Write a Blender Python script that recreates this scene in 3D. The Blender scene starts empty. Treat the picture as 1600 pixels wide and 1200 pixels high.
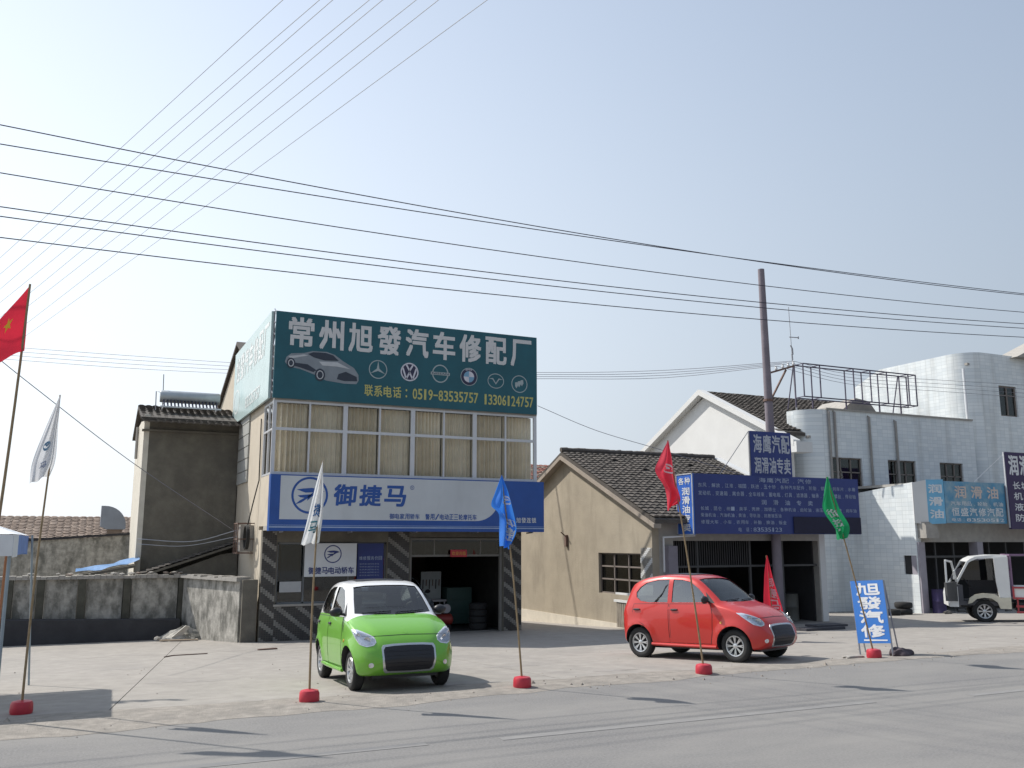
import bpy, bmesh, math, random
import numpy as np
from mathutils import Vector, Matrix
from mathutils.bvhtree import BVHTree
random.seed(7); RNG = np.random.RandomState(7)
scn = bpy.context.scene; COL = scn.collection

# ------------------------------------------------------------------ camera
FPX = 1410.0; HC = 2.1; YAW = math.radians(25.0); PIT = math.atan(245 / FPX)
cd = bpy.data.cameras.new("camera"); cam = bpy.data.objects.new("camera", cd); COL.objects.link(cam)
cd.sensor_width = 36.0; cd.lens = 36.0 * FPX / 1600.0; cd.clip_start = 0.05; cd.clip_end = 6000
cam.location = (0, 0, HC); cam.rotation_euler = (math.radians(90) + PIT, 0, -YAW)
scn.camera = cam
# ------------------------------------------------------------------ sky, sun, exposure
SUNV = Vector((-0.60, 0.70, 1.0)).normalized()
w = bpy.data.worlds.new("World"); scn.world = w; w.use_nodes = True
nt = w.node_tree; bg = nt.nodes["Background"]
sky = nt.nodes.new("ShaderNodeTexSky"); sky.sky_type = 'NISHITA'; sky.sun_disc = False
sky.sun_elevation = math.asin(SUNV.z); sky.sun_rotation = math.atan2(SUNV.x, SUNV.y)
sky.air_density = 1.5; sky.dust_density = .5; sky.ozone_density = 4.0; sky.altitude = 0
# milky haze: brighter around the sun (forward scattering), thicker towards the horizon, all the way round
def wn(t, **k):
    n = nt.nodes.new(t)
    for a, b in k.items(): setattr(n, a, b)
    return n
WS = 0.12
tcw = wn("ShaderNodeTexCoord"); nrm_ = wn("ShaderNodeVectorMath", operation='NORMALIZE'); nt.links.new(tcw.outputs["Generated"], nrm_.inputs[0])
dot = wn("ShaderNodeVectorMath", operation='DOT_PRODUCT'); dot.inputs[1].default_value = SUNV; nt.links.new(nrm_.outputs[0], dot.inputs[0])
h1 = wn("ShaderNodeMath", operation='MULTIPLY_ADD'); h1.inputs[1].default_value = .5; h1.inputs[2].default_value = .5; h1.use_clamp = True; nt.links.new(dot.outputs["Value"], h1.inputs[0])
h2 = wn("ShaderNodeMath", operation='POWER'); h2.inputs[1].default_value = 2.5; nt.links.new(h1.outputs[0], h2.inputs[0])
h3 = wn("ShaderNodeMath", operation='MULTIPLY_ADD'); h3.inputs[1].default_value = 1.46 / WS; h3.inputs[2].default_value = .28 / WS; nt.links.new(h2.outputs[0], h3.inputs[0])
hm = wn("ShaderNodeMapRange"); hm.inputs[1].default_value = .15; hm.inputs[2].default_value = .80; nt.links.new(h2.outputs[0], hm.inputs[0])
hcol = wn("ShaderNodeMix", data_type='RGBA'); hcol.inputs["A"].default_value = (.87, .97, 1.12, 1); hcol.inputs["B"].default_value = (1.0, 1.02, 1.04, 1); nt.links.new(hm.outputs[0], hcol.inputs["Factor"])
hc = wn("ShaderNodeVectorMath", operation='SCALE'); nt.links.new(hcol.outputs["Result"], hc.inputs[0]); nt.links.new(h3.outputs[0], hc.inputs["Scale"])
spw = wn("ShaderNodeSeparateXYZ"); nt.links.new(nrm_.outputs[0], spw.inputs[0])
mrw = wn("ShaderNodeMapRange", interpolation_type='SMOOTHSTEP'); mrw.inputs[1].default_value = -.05; mrw.inputs[2].default_value = .7; mrw.inputs[3].default_value = .92; mrw.inputs[4].default_value = .34; nt.links.new(spw.outputs[2], mrw.inputs[0])
hz = wn("ShaderNodeMix", data_type='RGBA'); nt.links.new(mrw.outputs[0], hz.inputs["Factor"]); nt.links.new(sky.outputs[0], hz.inputs["A"]); nt.links.new(hc.outputs[0], hz.inputs["B"])
nt.links.new(hz.outputs["Result"], bg.inputs[0]); bg.inputs[1].default_value = WS
sl = bpy.data.lights.new("sun", 'SUN'); so = bpy.data.objects.new("sun", sl); COL.objects.link(so)
sl.energy = 5.0; sl.angle = math.radians(0.6); sl.color = (1.0, 0.95, 0.87)
so.rotation_euler = SUNV.to_track_quat('Z', 'Y').to_euler(); so.location = (-30, 30, 40)
vs = scn.view_settings; vs.view_transform = 'Standard'; vs.look = 'None'; vs.exposure = 0.0; vs.gamma = 1.0; vs.use_curve_mapping = False

# ------------------------------------------------------------------ measuring helpers (photo pixel -> place)
_F = Vector((math.sin(YAW) * math.cos(PIT), math.cos(YAW) * math.cos(PIT), math.sin(PIT)))
_R = Vector((math.cos(YAW), -math.sin(YAW), 0)); _U = _R.cross(_F); _C = Vector((0, 0, HC))
SL = 0.045; YE = 12.4
def _ray(u, v): return _F * FPX + _R * (u - 800) + _U * (600 - v)
def aty(u, v, Y): d = _ray(u, v); return _C + d * (Y / d.y)
def atx(u, v, X): d = _ray(u, v); return _C + d * (X / d.x)
def atz(u, v, Z): d = _ray(u, v); return _C + d * ((Z - HC) / d.z)
def zg(y): return 0.0 if y <= YE else -SL * (min(y, 33.0) - YE)

# ------------------------------------------------------------------ mesh helpers
class MB:
    def __init__(s): s.v = []; s.f = []; s.m = []
    def add(s, vs, fs, mi=0):
        o = len(s.v); s.v.extend([tuple(p) for p in vs]); s.f.extend([tuple(i + o for i in q) for q in fs]); s.m.extend([mi] * len(fs)); return s
    def box(s, x0, x1, y0, y1, z0, z1, mi=0):
        vs = [(x, y, z) for z in (z0, z1) for y in (y0, y1) for x in (x0, x1)]
        return s.add(vs, [(0, 2, 3, 1), (4, 5, 7, 6), (0, 1, 5, 4), (2, 6, 7, 3), (0, 4, 6, 2), (1, 3, 7, 5)], mi)
    def bar(s, p, q, w, h=None, mi=0, up=(0, 0, 1)):
        p, q = Vector(p), Vector(q); h = h or w; d = (q - p).normalized(); up = Vector(up)
        if abs(d.dot(up)) > .98: up = Vector((0, 1, 0))
        a = d.cross(up).normalized(); b = a.cross(d)
        vs = [c + a * (sx * w / 2) + b * (sz * h / 2) for c in (p, q) for sz in (-1, 1) for sx in (-1, 1)]
        return s.add(vs, [(0, 2, 3, 1), (4, 5, 7, 6), (0, 1, 5, 4), (2, 6, 7, 3), (0, 4, 6, 2), (1, 3, 7, 5)], mi)
    def tube(s, pts, r, n=8, mi=0):
        pts = [Vector(p) for p in pts]; k = len(pts); rs = r if isinstance(r, (list, tuple)) else [r] * k
        vs = []; fs = []; ref = None
        for i, p in enumerate(pts):
            d = (pts[min(i + 1, k - 1)] - pts[max(i - 1, 0)]).normalized()
            if ref is None: ref = Vector((0, 0, 1)) if abs(d.z) < .9 else Vector((1, 0, 0))
            a = d.cross(ref).normalized(); b = d.cross(a).normalized(); ref = -d.cross(a) if False else ref
            for j in range(n):
                t = 2 * math.pi * j / n; vs.append(p + (a * math.cos(t) + b * math.sin(t)) * rs[i])
        for i in range(k - 1):
            for j in range(n): fs.append((i * n + j, i * n + (j + 1) % n, (i + 1) * n + (j + 1) % n, (i + 1) * n + j))
        fs.append(tuple(range(n - 1, -1, -1))); fs.append(tuple((k - 1) * n + j for j in range(n)))
        return s.add(vs, fs, mi)
    def prism(s, poly, vec, mi=0):
        n = len(poly); vec = Vector(vec); a = [Vector(p) for p in poly]; b = [p + vec for p in a]
        fs = [tuple(range(n)), tuple(range(2 * n - 1, n - 1, -1))] + [(i, i + n, (i + 1) % n + n, (i + 1) % n) for i in range(n)]
        return s.add(a + b, fs, mi)
    def lathe(s, prof, o=(0, 0, 0), n=20, axis='z', mi=0, caps=True):
        o = Vector(o); vs = []; fs = []; k = len(prof)
        for r, h in prof:
            for j in range(n):
                t = 2 * math.pi * j / n; c, q = r * math.cos(t), r * math.sin(t)
                vs.append(o + Vector({'z': (c, q, h), 'y': (c, h, q), 'x': (h, c, q)}[axis]))
        for i in range(k - 1):
            for j in range(n): fs.append((i * n + j, i * n + (j + 1) % n, (i + 1) * n + (j + 1) % n, (i + 1) * n + j))
        if caps: fs.append(tuple(range(n))); fs.append(tuple((k - 1) * n + j for j in range(n)))
        return s.add(vs, fs, mi)
    def quad(s, a, b, c, d, mi=0): return s.add([a, b, c, d], [(0, 1, 2, 3)], mi)
ORG = {}
def mesh_of(name, mb, mats, smooth=False, org=(0, 0, 0), fix=True, ang=40):
    me = bpy.data.meshes.new(name); o = Vector(org)
    me.from_pydata([tuple(Vector(p) - o) for p in mb.v], [], mb.f)
    for m in (mats if isinstance(mats, (list, tuple)) else [mats]): me.materials.append(m)
    me.polygons.foreach_set("material_index", mb.m)
    if fix:
        bm = bmesh.new(); bm.from_mesh(me); bmesh.ops.recalc_face_normals(bm, faces=bm.faces); bm.to_mesh(me); bm.free()
    if smooth:
        me.polygons.foreach_set("use_smooth", [True] * len(me.polygons)); me.set_sharp_from_angle(angle=math.radians(ang))
    me.update(); return me
def tag(o, label=None, cat=None, group=None, kind=None):
    if label: o["label"] = label
    if cat: o["category"] = cat
    if group: o["group"] = group
    if kind: o["kind"] = kind
    return o
def link(name, data, parent=None):
    o = bpy.data.objects.new(name, data); COL.objects.link(o)
    if parent: o.parent = parent
    return o
def thing(name, label, cat, loc=(0, 0, 0), group=None):
    o = link(name, None); o.empty_display_size = .2; o.location = loc; ORG[o.name] = Vector(loc)
    return tag(o, label, cat, group)
def part(name, mb, mats, parent, smooth=False, fix=True, kind=None, label=None, ang=40):
    """mesh given in world coordinates, child of a thing or of a part"""
    org = ORG.get(parent.name, Vector((0, 0, 0)))
    o = link(name, mesh_of(name, mb, mats, smooth, org, fix, ang), parent); ORG[o.name] = org
    return tag(o, label=label, kind=kind)
def single(name, mb, mats, label, cat, base, group=None, smooth=False, kind=None, fix=True):
    """a thing that is one mesh, origin at its base"""
    o = link(name, mesh_of(name, mb, mats, smooth, base, fix)); o.location = base; ORG[o.name] = Vector(base)
    return tag(o, label, cat, group, kind)
def struct(name, mb, mats, smooth=False):
    o = link(name, mesh_of(name, mb, mats, smooth)); return tag(o, kind="structure")

# ------------------------------------------------------------------ materials
def _n(nt, t, **k):
    n = nt.nodes.new(t)
    for a, b in k.items(): setattr(n, a, b)
    return n
def M(name, col, rough=.7, metal=0., var=.12, vs_=3., bump=0., bs=60., col2=None, c2s=1.2, c2t=(.45, .62), stretch=None, spec=.5, coat=0., trans=0., emit=None):
    m = bpy.data.materials.new(name); m.use_nodes = True; nt = m.node_tree; p = nt.nodes["Principled BSDF"]
    p.inputs["Roughness"].default_value = rough; p.inputs["Metallic"].default_value = metal; p.inputs["Specular IOR Level"].default_value = spec
    if coat: p.inputs["Coat Weight"].default_value = coat; p.inputs["Coat Roughness"].default_value = .04
    L = nt.links.new; tc = _n(nt, "ShaderNodeTexCoord"); vec = tc.outputs["Object"]
    if stretch:
        mp = _n(nt, "ShaderNodeMapping"); mp.inputs["Scale"].default_value = stretch; L(vec, mp.inputs[0]); vec2 = mp.outputs[0]
    else: vec2 = vec
    no = _n(nt, "ShaderNodeTexNoise"); no.inputs["Scale"].default_value = vs_; no.inputs["Detail"].default_value = 8; no.inputs["Roughness"].default_value = .62; L(vec, no.inputs[0])
    rp = _n(nt, "ShaderNodeValToRGB"); c = Vector(col)
    rp.color_ramp.elements[0].position = .28; rp.color_ramp.elements[1].position = .72
    rp.color_ramp.elements[0].color = (*(c * (1 - var)), 1); rp.color_ramp.elements[1].color = (*[min(1, q) for q in c * (1 + var)], 1)
    L(no.outputs[0], rp.inputs[0]); out = rp.outputs[0]
    if col2 is not None:
        n2 = _n(nt, "ShaderNodeTexNoise"); n2.inputs["Scale"].default_value = c2s; n2.inputs["Detail"].default_value = 9; n2.inputs["Roughness"].default_value = .65; L(vec2, n2.inputs[0])
        mr = _n(nt, "ShaderNodeMapRange"); mr.inputs[1].default_value = c2t[0]; mr.inputs[2].default_value = c2t[1]; L(n2.outputs[0], mr.inputs[0])
        mx = _n(nt, "ShaderNodeMix", data_type='RGBA'); L(mr.outputs[0], mx.inputs["Factor"]); L(out, mx.inputs["A"]); mx.inputs["B"].default_value = (*col2, 1); out = mx.outputs["Result"]
    L(out, p.inputs["Base Color"])
    if bump:
        nb = _n(nt, "ShaderNodeTexNoise"); nb.inputs["Scale"].default_value = bs; nb.inputs["Detail"].default_value = 5; L(vec, nb.inputs[0])
        b = _n(nt, "ShaderNodeBump"); b.inputs["Strength"].default_value = bump; b.inputs["Distance"].default_value = .02; L(nb.outputs[0], b.inputs["Height"]); L(b.outputs[0], p.inputs["Normal"])
    if trans:
        tr = _n(nt, "ShaderNodeBsdfTranslucent"); L(out, tr.inputs[0]); ms = _n(nt, "ShaderNodeMixShader"); ms.inputs[0].default_value = trans
        L(p.outputs[0], ms.inputs[1]); L(tr.outputs[0], ms.inputs[2]); L(ms.outputs[0], nt.nodes["Material Output"].inputs[0])
    return m
def glass(name, tint=(.75, .82, .82), refl=.12, clear=1.0):
    m = bpy.data.materials.new(name); m.use_nodes = True; nt = m.node_tree; nt.nodes.remove(nt.nodes["Principled BSDF"]); L = nt.links.new
    t = _n(nt, "ShaderNodeBsdfTransparent"); t.inputs[0].default_value = (*tint, 1)
    g = _n(nt, "ShaderNodeBsdfGlossy"); g.inputs["Roughness"].default_value = .02
    lw = _n(nt, "ShaderNodeLayerWeight"); lw.inputs[0].default_value = .3
    ma = _n(nt, "ShaderNodeMath", operation='MULTIPLY_ADD'); ma.inputs[1].default_value = .75; ma.inputs[2].default_value = refl; ma.use_clamp = True
    L(lw.outputs["Fresnel"], ma.inputs[0]); ms = _n(nt, "ShaderNodeMixShader"); L(ma.outputs[0], ms.inputs[0]); L(t.outputs[0], ms.inputs[1]); L(g.outputs[0], ms.inputs[2])
    L(ms.outputs[0], nt.nodes["Material Output"].inputs[0]); return m
def tilewall(name, col, mortar, sx=.2, sz=.1, var=.06, dirt=None):
    """small glazed wall tiles: only colour and fine joint relief"""
    m = M(name, col, .35, var=var, vs_=.7); nt = m.node_tree; p = nt.nodes["Principled BSDF"]; L = nt.links.new
    src = p.inputs["Base Color"].links[0].from_socket
    tc = _n(nt, "ShaderNodeTexCoord"); sp = _n(nt, "ShaderNodeSeparateXYZ"); L(tc.outputs["Object"], sp.inputs[0])
    ad = _n(nt, "ShaderNodeMath", operation='ADD'); L(sp.outputs[0], ad.inputs[0]); L(sp.outputs[1], ad.inputs[1])
    cb = _n(nt, "ShaderNodeCombineXYZ"); L(ad.outputs[0], cb.inputs[0]); L(sp.outputs[2], cb.inputs[1])
    br = _n(nt, "ShaderNodeTexBrick"); br.inputs["Scale"].default_value = 1; br.inputs["Brick Width"].default_value = sx; br.inputs["Row Height"].default_value = sz; br.inputs["Mortar Size"].default_value = .008; br.inputs["Mortar Smooth"].default_value = .3
    br.offset = 0.0; br.inputs["Color1"].default_value = (1, 1, 1, 1); br.inputs["Color2"].default_value = (.86, .88, .9, 1); br.inputs["Mortar"].default_value = (*mortar, 1); L(cb.outputs[0], br.inputs[0])
    mx = _n(nt, "ShaderNodeMix", data_type='RGBA', blend_type='MULTIPLY'); mx.inputs["Factor"].default_value = 1; L(src, mx.inputs["A"]); L(br.outputs[0], mx.inputs["B"]); out = mx.outputs["Result"]
    if dirt:
        mp = _n(nt, "ShaderNodeMapping"); mp.inputs["Scale"].default_value = (1.6, 1.6, .12); L(tc.outputs["Object"], mp.inputs[0])
        n2 = _n(nt, "ShaderNodeTexNoise"); n2.inputs["Scale"].default_value = 1.3; n2.inputs["Detail"].default_value = 8; L(mp.outputs[0], n2.inputs[0])
        mr = _n(nt, "ShaderNodeMapRange"); mr.inputs[1].default_value = .52; mr.inputs[2].default_value = .8; mr.inputs[4].default_value = .6; L(n2.outputs[0], mr.inputs[0])
        m2 = _n(nt, "ShaderNodeMix", data_type='RGBA'); L(mr.outputs[0], m2.inputs["Factor"]); L(out, m2.inputs["A"]); m2.inputs["B"].default_value = (*dirt, 1); out = m2.outputs["Result"]
    L(out, p.inputs["Base Color"])
    b = _n(nt, "ShaderNodeBump"); b.inputs["Strength"].default_value = .4; b.inputs["Distance"].default_value = .004; b.invert = True; L(br.outputs["Fac"], b.inputs["Height"]); L(b.outputs[0], p.inputs["Normal"])
    return m

# ------------------------------------------------------------------ lettering
_TX = {}
def glyphs(s, bold):
    k = (s, bold)
    if k not in _TX:
        c = bpy.data.curves.new("lettering", 'FONT'); c.body = s; c.size = 1; c.resolution_u = 2; c.fill_mode = 'FRONT'
        o = bpy.data.objects.new("lettering", c); COL.objects.link(o); dg = bpy.context.evaluated_depsgraph_get(); dg.update()
        me = bpy.data.meshes.new_from_object(o.evaluated_get(dg))
        v = np.array([p.co[:2] for p in me.vertices]) if len(me.vertices) else np.zeros((1, 2)); f = [tuple(p.vertices) for p in me.polygons]
        bpy.data.objects.remove(o); bpy.data.curves.remove(c); bpy.data.meshes.remove(me)
        lo, hi = v.min(0), v.max(0); _TX[k] = ((v - lo) / np.maximum(hi - lo, 1e-6), f)
    return _TX[k]
def letters(mb, s, O, xd, yd, box, bold=.02, mi=0, slant=0.0, fn=None, nrm=(0, -1, 0)):
    """text stretched to box (x0,y0,x1,y1) on the plane O + x*xd + y*yd (or through fn(x,y))"""
    v, f = glyphs(s, 0); x0, y0, x1, y1 = box; O, xd, yd = Vector(O), Vector(xd), Vector(yd)
    nrm = xd.cross(yd).normalized() if not fn else Vector(nrm); e = bold * abs(y1 - y0) * .75
    if bold: ex = min(e, abs(x1 - x0) * .04) * (1 if x1 > x0 else -1); ey = e * (1 if y1 > y0 else -1); x0 += ex; x1 -= ex; y0 += ey; y1 -= ey
    # heavier strokes: the glyph laid again a hair to each side, each sheet 0.6 mm above the last
    for k, (sx, sy) in enumerate(((0, 0),) if not bold else ((0, 0), (-1, -1), (1, -1), (-1, 1), (1, 1))):
        pts = []
        for a, b in v:
            x = x0 + (x1 - x0) * a + slant * b * (y1 - y0) + (sx * ex if bold else 0); y = y0 + (y1 - y0) * b + (sy * ey if bold else 0)
            pts.append((fn(x, y) if fn else O + xd * x + yd * y) + nrm * (.0006 * k))
        mb.add(pts, f, mi)
def chars(mb, s, O, xd, yd, box, bold=.03, mi=0, gap=.12, slant=0., vertical=False, fn=None):
    """characters set one by one in equal cells"""
    n = len(s); x0, y0, x1, y1 = box
    for i, ch in enumerate(s):
        if ch == ' ': continue
        if vertical:
            h = (y1 - y0) / n; b = (x0, y1 - (i + 1) * h + h * gap / 2, x1, y1 - i * h - h * gap / 2)
        else:
            wd = (x1 - x0) / n; b = (x0 + i * wd + wd * gap / 2, y0, x0 + (i + 1) * wd - wd * gap / 2, y1)
            if ch in '.,/:-·1':
                cx = (b[0] + b[2]) / 2; hh = y1 - y0; q = .08 * hh
                if ch in '.,': b = (cx - q, y0, cx + q, y0 + 2 * q)
                if ch == ':': b = (cx - q, y0 + .1 * hh, cx + q, y1 - .15 * hh)
                if ch == '-': b = (b[0], y0 + .42 * hh, b[2], y0 + .56 * hh)
                if ch == '1': b = (cx - wd * .25, y0, cx + wd * .18, y1)
        letters(mb, ch, O, xd, yd, b, bold, mi, slant, fn)
def ring(mb, O, xd, yd, cx, cy, rx, ry, t, mi=0, n=36, fn=None):
    O, xd, yd = Vector(O), Vector(xd), Vector(yd); vs = []
    for k in range(n):
        a = 2 * math.pi * k / n
        for q in (0, t):
            x, y = cx + (rx - q) * math.cos(a), cy + (ry - q) * math.sin(a); vs.append(fn(x, y) if fn else O + xd * x + yd * y)
    mb.add(vs, [(2 * k, 2 * ((k + 1) % n), 2 * ((k + 1) % n) + 1, 2 * k + 1) for k in range(n)], mi)
def poly(mb, O, xd, yd, pts, mi=0, fn=None):
    O, xd, yd = Vector(O), Vector(xd), Vector(yd)
    mb.add([fn(x, y) if fn else O + xd * x + yd * y for x, y in pts], [tuple(range(len(pts)))], mi)
def disc(mb, O, xd, yd, cx, cy, rx, ry, mi=0, n=30, a0=0, a1=2 * math.pi):
    pts = [(cx + rx * math.cos(a0 + (a1 - a0) * k / n), cy + ry * math.sin(a0 + (a1 - a0) * k / n)) for k in range(n + (0 if a1 - a0 > 6.2 else 1))]
    if a1 - a0 < 6.2: pts.append((cx, cy))
    poly(mb, O, xd, yd, pts, mi)
def bird(mb, O, xd, yd, cx, cy, r, mi=0, fn=None):
    """ring with a swooping mark, as on the fascia"""
    ring(mb, O, xd, yd, cx, cy, r, r, r * .12, mi, fn=fn)
    for P in ([(-.72, .30), (-.35, .36), (.1, .40), (.5, .34), (.80, .22), (.42, .10), (.1, -.08), (-.14, -.30), (-.1, -.05), (.18, .16), (-.25, .14)],
              [(-.78, -.50), (-.45, -.40), (-.05, -.12), (.14, .06), (-.30, .02), (-.66, -.02), (-.52, -.12), (-.28, -.14), (-.55, -.30)]):
        poly(mb, O, xd, yd, [(cx + x * r, cy + y * r) for x, y in P], mi, fn)

# ------------------------------------------------------------------ roof tiles
def tiles(mb, O, ud, vd, nrm, U, V, pu=.24, pv=.2, th=.035, jit=.012, skip=.0):
    """overlapping curved tiles from ridge point O along ud, down vd"""
    O, ud, vd, nrm = Vector(O), Vector(ud).normalized(), Vector(vd).normalized(), Vector(nrm).normalized()
    nu, nv = int(U / pu), int(V / pv)
    for j in range(nv):
        for i in range(nu):
            if random.random() < skip: continue
            c = O + ud * ((i + .5) * pu + random.uniform(-jit, jit)) + vd * (j * pv + random.uniform(-jit, jit)); lift = random.uniform(0, jit)
            vs = []
            for k, (a, h) in enumerate(((-.5, .0), (-.2, .03), (.2, .03), (.5, .0))):
                for t in (0, 1):
                    q = c + ud * (a * pu) + vd * (t * pv * 1.12) + nrm * (h + lift + t * th); vs.append(q)
            for k, (a, h) in enumerate(((-.5, .0), (-.2, .03), (.2, .03), (.5, .0))):
                vs.append(c + ud * (a * pu) + vd * (pv * 1.12) + nrm * (h + lift - .01))
            mb.add(vs, [(0, 2, 3, 1), (2, 4, 5, 3), (4, 6, 7, 5), (1, 3, 9, 8), (3, 5, 10, 9), (5, 7, 11, 10)], 0 if random.random() < .7 else 1)

# ------------------------------------------------------------------ shared materials
m_asphalt = M("asphalt", (.195, .19, .185), .9, var=.28, vs_=38, bump=.5, bs=120, col2=(.255, .245, .23), c2s=.55, stretch=(.6, 1.5, 1), c2t=(.40, .72))
m_lot = M("concrete_lot", (.305, .283, .256), .88, var=.14, vs_=3.5, bump=.35, bs=70, col2=(.24, .223, .205), c2s=.7, c2t=(.48, .8))
m_joint = M("joint_fill", (.24, .22, .2), .95)
m_dirt = M("sandy_dirt", (.275, .25, .22), .95, var=.25, vs_=6, bump=.8, bs=45, col2=(.20, .185, .165), c2s=2.2, c2t=(.48, .7))
m_earth = M("earth", (.2, .18, .14), .95, var=.3, vs_=.5)
m_line = M("worn_paint", (.245, .24, .23), .85, var=.1, col2=(.21, .205, .20), c2s=4, c2t=(.36, .52), stretch=(1, 3, 1))
m_cream = M("cream_render", (.52, .46, .37), .85, var=.07, vs_=2, bump=.15, col2=(.48, .40, .30), c2s=1.1, stretch=(1, 1, .25), c2t=(.5, .85))
m_beige = M("beige_render", (.375, .325, .25), .9, var=.16, vs_=.9, bump=.35, bs=25, col2=(.25, .215, .165), c2s=1.6, stretch=(1, 1, .22), c2t=(.52, .80))
m_white = M("white_render", (.64, .64, .63), .8, var=.05, vs_=1.2, bump=.08, col2=(.6, .59, .56), c2s=.9, stretch=(1, 1, .2), c2t=(.55, .9))
m_dgrey = M("dark_cement", (.158, .145, .118), .92, var=.2, vs_=3, bump=.35, bs=25, col2=(.115, .105, .088), c2s=.9, c2t=(.45, .65))
m_grime = M("grimy_cement", (.42, .40, .36), .92, var=.3, vs_=7, bump=.5, bs=22, col2=(.17, .165, .145), c2s=3.0, stretch=(1.1, 1.1, .6), c2t=(.43, .62))
m_cement = M("cement", (.36, .34, .31), .9, var=.15, vs_=4, bump=.3)
m_tileA = M("roof_tile_dark", (.085, .075, .066), .9, var=.3, vs_=5)
m_tileB = M("roof_tile_worn", (.115, .10, .088), .9, var=.3, vs_=5)
m_tileC = M("roof_tile_brown", (.26, .20, .16), .9, var=.3, vs_=4)
m_tileD = M("roof_tile_brown_worn", (.34, .27, .22), .9, var=.3, vs_=4)
m_wtile = tilewall("white_wall_tile", (.75, .785, .79), (.72, .74, .75), .30, .16, dirt=(.36, .36, .34))
m_alu = M("aluminium", (.62, .63, .65), .4, metal=.3, var=.05)
m_steel = M("steel", (.35, .35, .37), .45, metal=.6, var=.1)
m_dark = M("dark_room", (.03, .03, .032), .9)  # near-black, puts the shade of unlit rooms into the colour
m_black = M("black_paint", (.02, .02, .025), .5)
m_rubber = M("rubber", (.022, .022, .022), .85, var=.2, vs_=8)
m_rust = M("rusty_steel", (.16, .10, .08), .8, var=.3, vs_=8)
m_bluep = M("blue_print", (.02, .085, .33), .4, var=.14, vs_=1.1, bump=.12, bs=3)
m_navy = M("navy_print", (.022, .04, .18), .5, var=.12, vs_=1.5)
m_wprint = M("white_print", (.66, .68, .70), .5, var=.04)
m_glassb = glass("window_glass", (.93, .95, .94), .01)
m_glassd = glass("grey_tint_glass", (.38, .43, .45), .05)  # darkened with a grey tint
m_curtain = M("curtain_cloth", (.86, .765, .61), .9, var=.12, vs_=2.5)
m_stripeA = M("dark_tile", (.06, .057, .055), .55, var=.25, vs_=6)
m_stripeB = M("pale_tile", (.24, .23, .21), .55, var=.25, vs_=6)
m_wood = M("bamboo", (.28, .20, .11), .6, var=.25, vs_=12)
m_red = M("red_paint", (.50, .03, .05), .45, var=.15, vs_=8)

def holes_wall(mb, axis, c0, c1, a0, a1, z0, z1, holes, mi=0):
    """wall sheet of thickness c0..c1 across axis, spanning a0..a1 and z0..z1, with rectangular openings (a0,a1,z0,z1)"""
    A = sorted({a0, a1, *[h[i] for h in holes for i in (0, 1) if a0 < h[i] < a1]}); Z = sorted({z0, z1, *[h[i] for h in holes for i in (2, 3) if z0 < h[i] < z1]})
    def P(a, c, z): return (a, c, z) if axis == 'y' else (c, a, z)
    full = {}
    for i in range(len(A) - 1):
        for j in range(len(Z) - 1):
            ca, cz = (A[i] + A[i + 1]) / 2, (Z[j] + Z[j + 1]) / 2
            full[i, j] = not any(h[0] < ca < h[1] and h[2] < cz < h[3] for h in holes)
    for (i, j), ok in full.items():
        if not ok: continue
        p, q, r, s = A[i], A[i + 1], Z[j], Z[j + 1]
        mb.quad(P(p, c0, r), P(q, c0, r), P(q, c0, s), P(p, c0, s), mi); mb.quad(P(p, c1, r), P(p, c1, s), P(q, c1, s), P(q, c1, r), mi)
        if not full.get((i - 1, j)): mb.quad(P(p, c0, r), P(p, c0, s), P(p, c1, s), P(p, c1, r), mi)
        if not full.get((i + 1, j)): mb.quad(P(q, c0, r), P(q, c1, r), P(q, c1, s), P(q, c0, s), mi)
        if not full.get((i, j - 1)): mb.quad(P(p, c0, r), P(p, c1, r), P(q, c1, r), P(q, c0, r), mi)
        if not full.get((i, j + 1)): mb.quad(P(p, c0, s), P(q, c0, s), P(q, c1, s), P(p, c1, s), mi)
    return mb
def weld(o):
    bm = bmesh.new(); bm.from_mesh(o.data); bmesh.ops.remove_doubles(bm, verts=bm.verts, dist=1e-4); bmesh.ops.recalc_face_normals(bm, faces=bm.faces); bm.to_mesh(o.data); bm.free()

# ------------------------------------------------------------------ ground
g = MB(); ys = [-2500, -60, 12.4, 33, 60, 2500]; zz = [-.08, -.08, -.08, -1.02, -1.02, -1.02]
for i in range(5): g.quad((-2500, ys[i], zz[i]), (2500, ys[i], zz[i]), (2500, ys[i + 1], zz[i + 1]), (-2500, ys[i + 1], zz[i + 1]))
struct("ground", g, m_earth)
g = MB(); g.box(-300, 300, -14, 12.22, -.06, 0); struct("road", g, m_asphalt)
for k, (a, b, y, wd) in enumerate(((-120, 3.4, 9.42, .14), (4.2, 9.6, 9.3, .14), (11.2, 140, 9.1, .14))):
    g = MB(); g.box(a, b, y - wd / 2, y + wd / 2, .0005, .004); o = struct("road_marking", g, m_line)
g = MB(); X = [-80, 120]
g.prism([(-80, 12.1, -.03), (-80, 33, zg(33) - .012), (-80, 33, zg(33) - .06), (-80, 12.1, -.07)], (200, 0, 0)); fore = struct("forecourt", g, m_joint)
xj = [-80, -30, -19, -13.6, -8.6, -3.7, 'J', 6.9, 12.6, 18.4, 24.2, 30, 36, 48, 120]
def jx(j, y): return 0.33 + (y - 12.4) * .152 if j == 'J' else j
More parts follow.
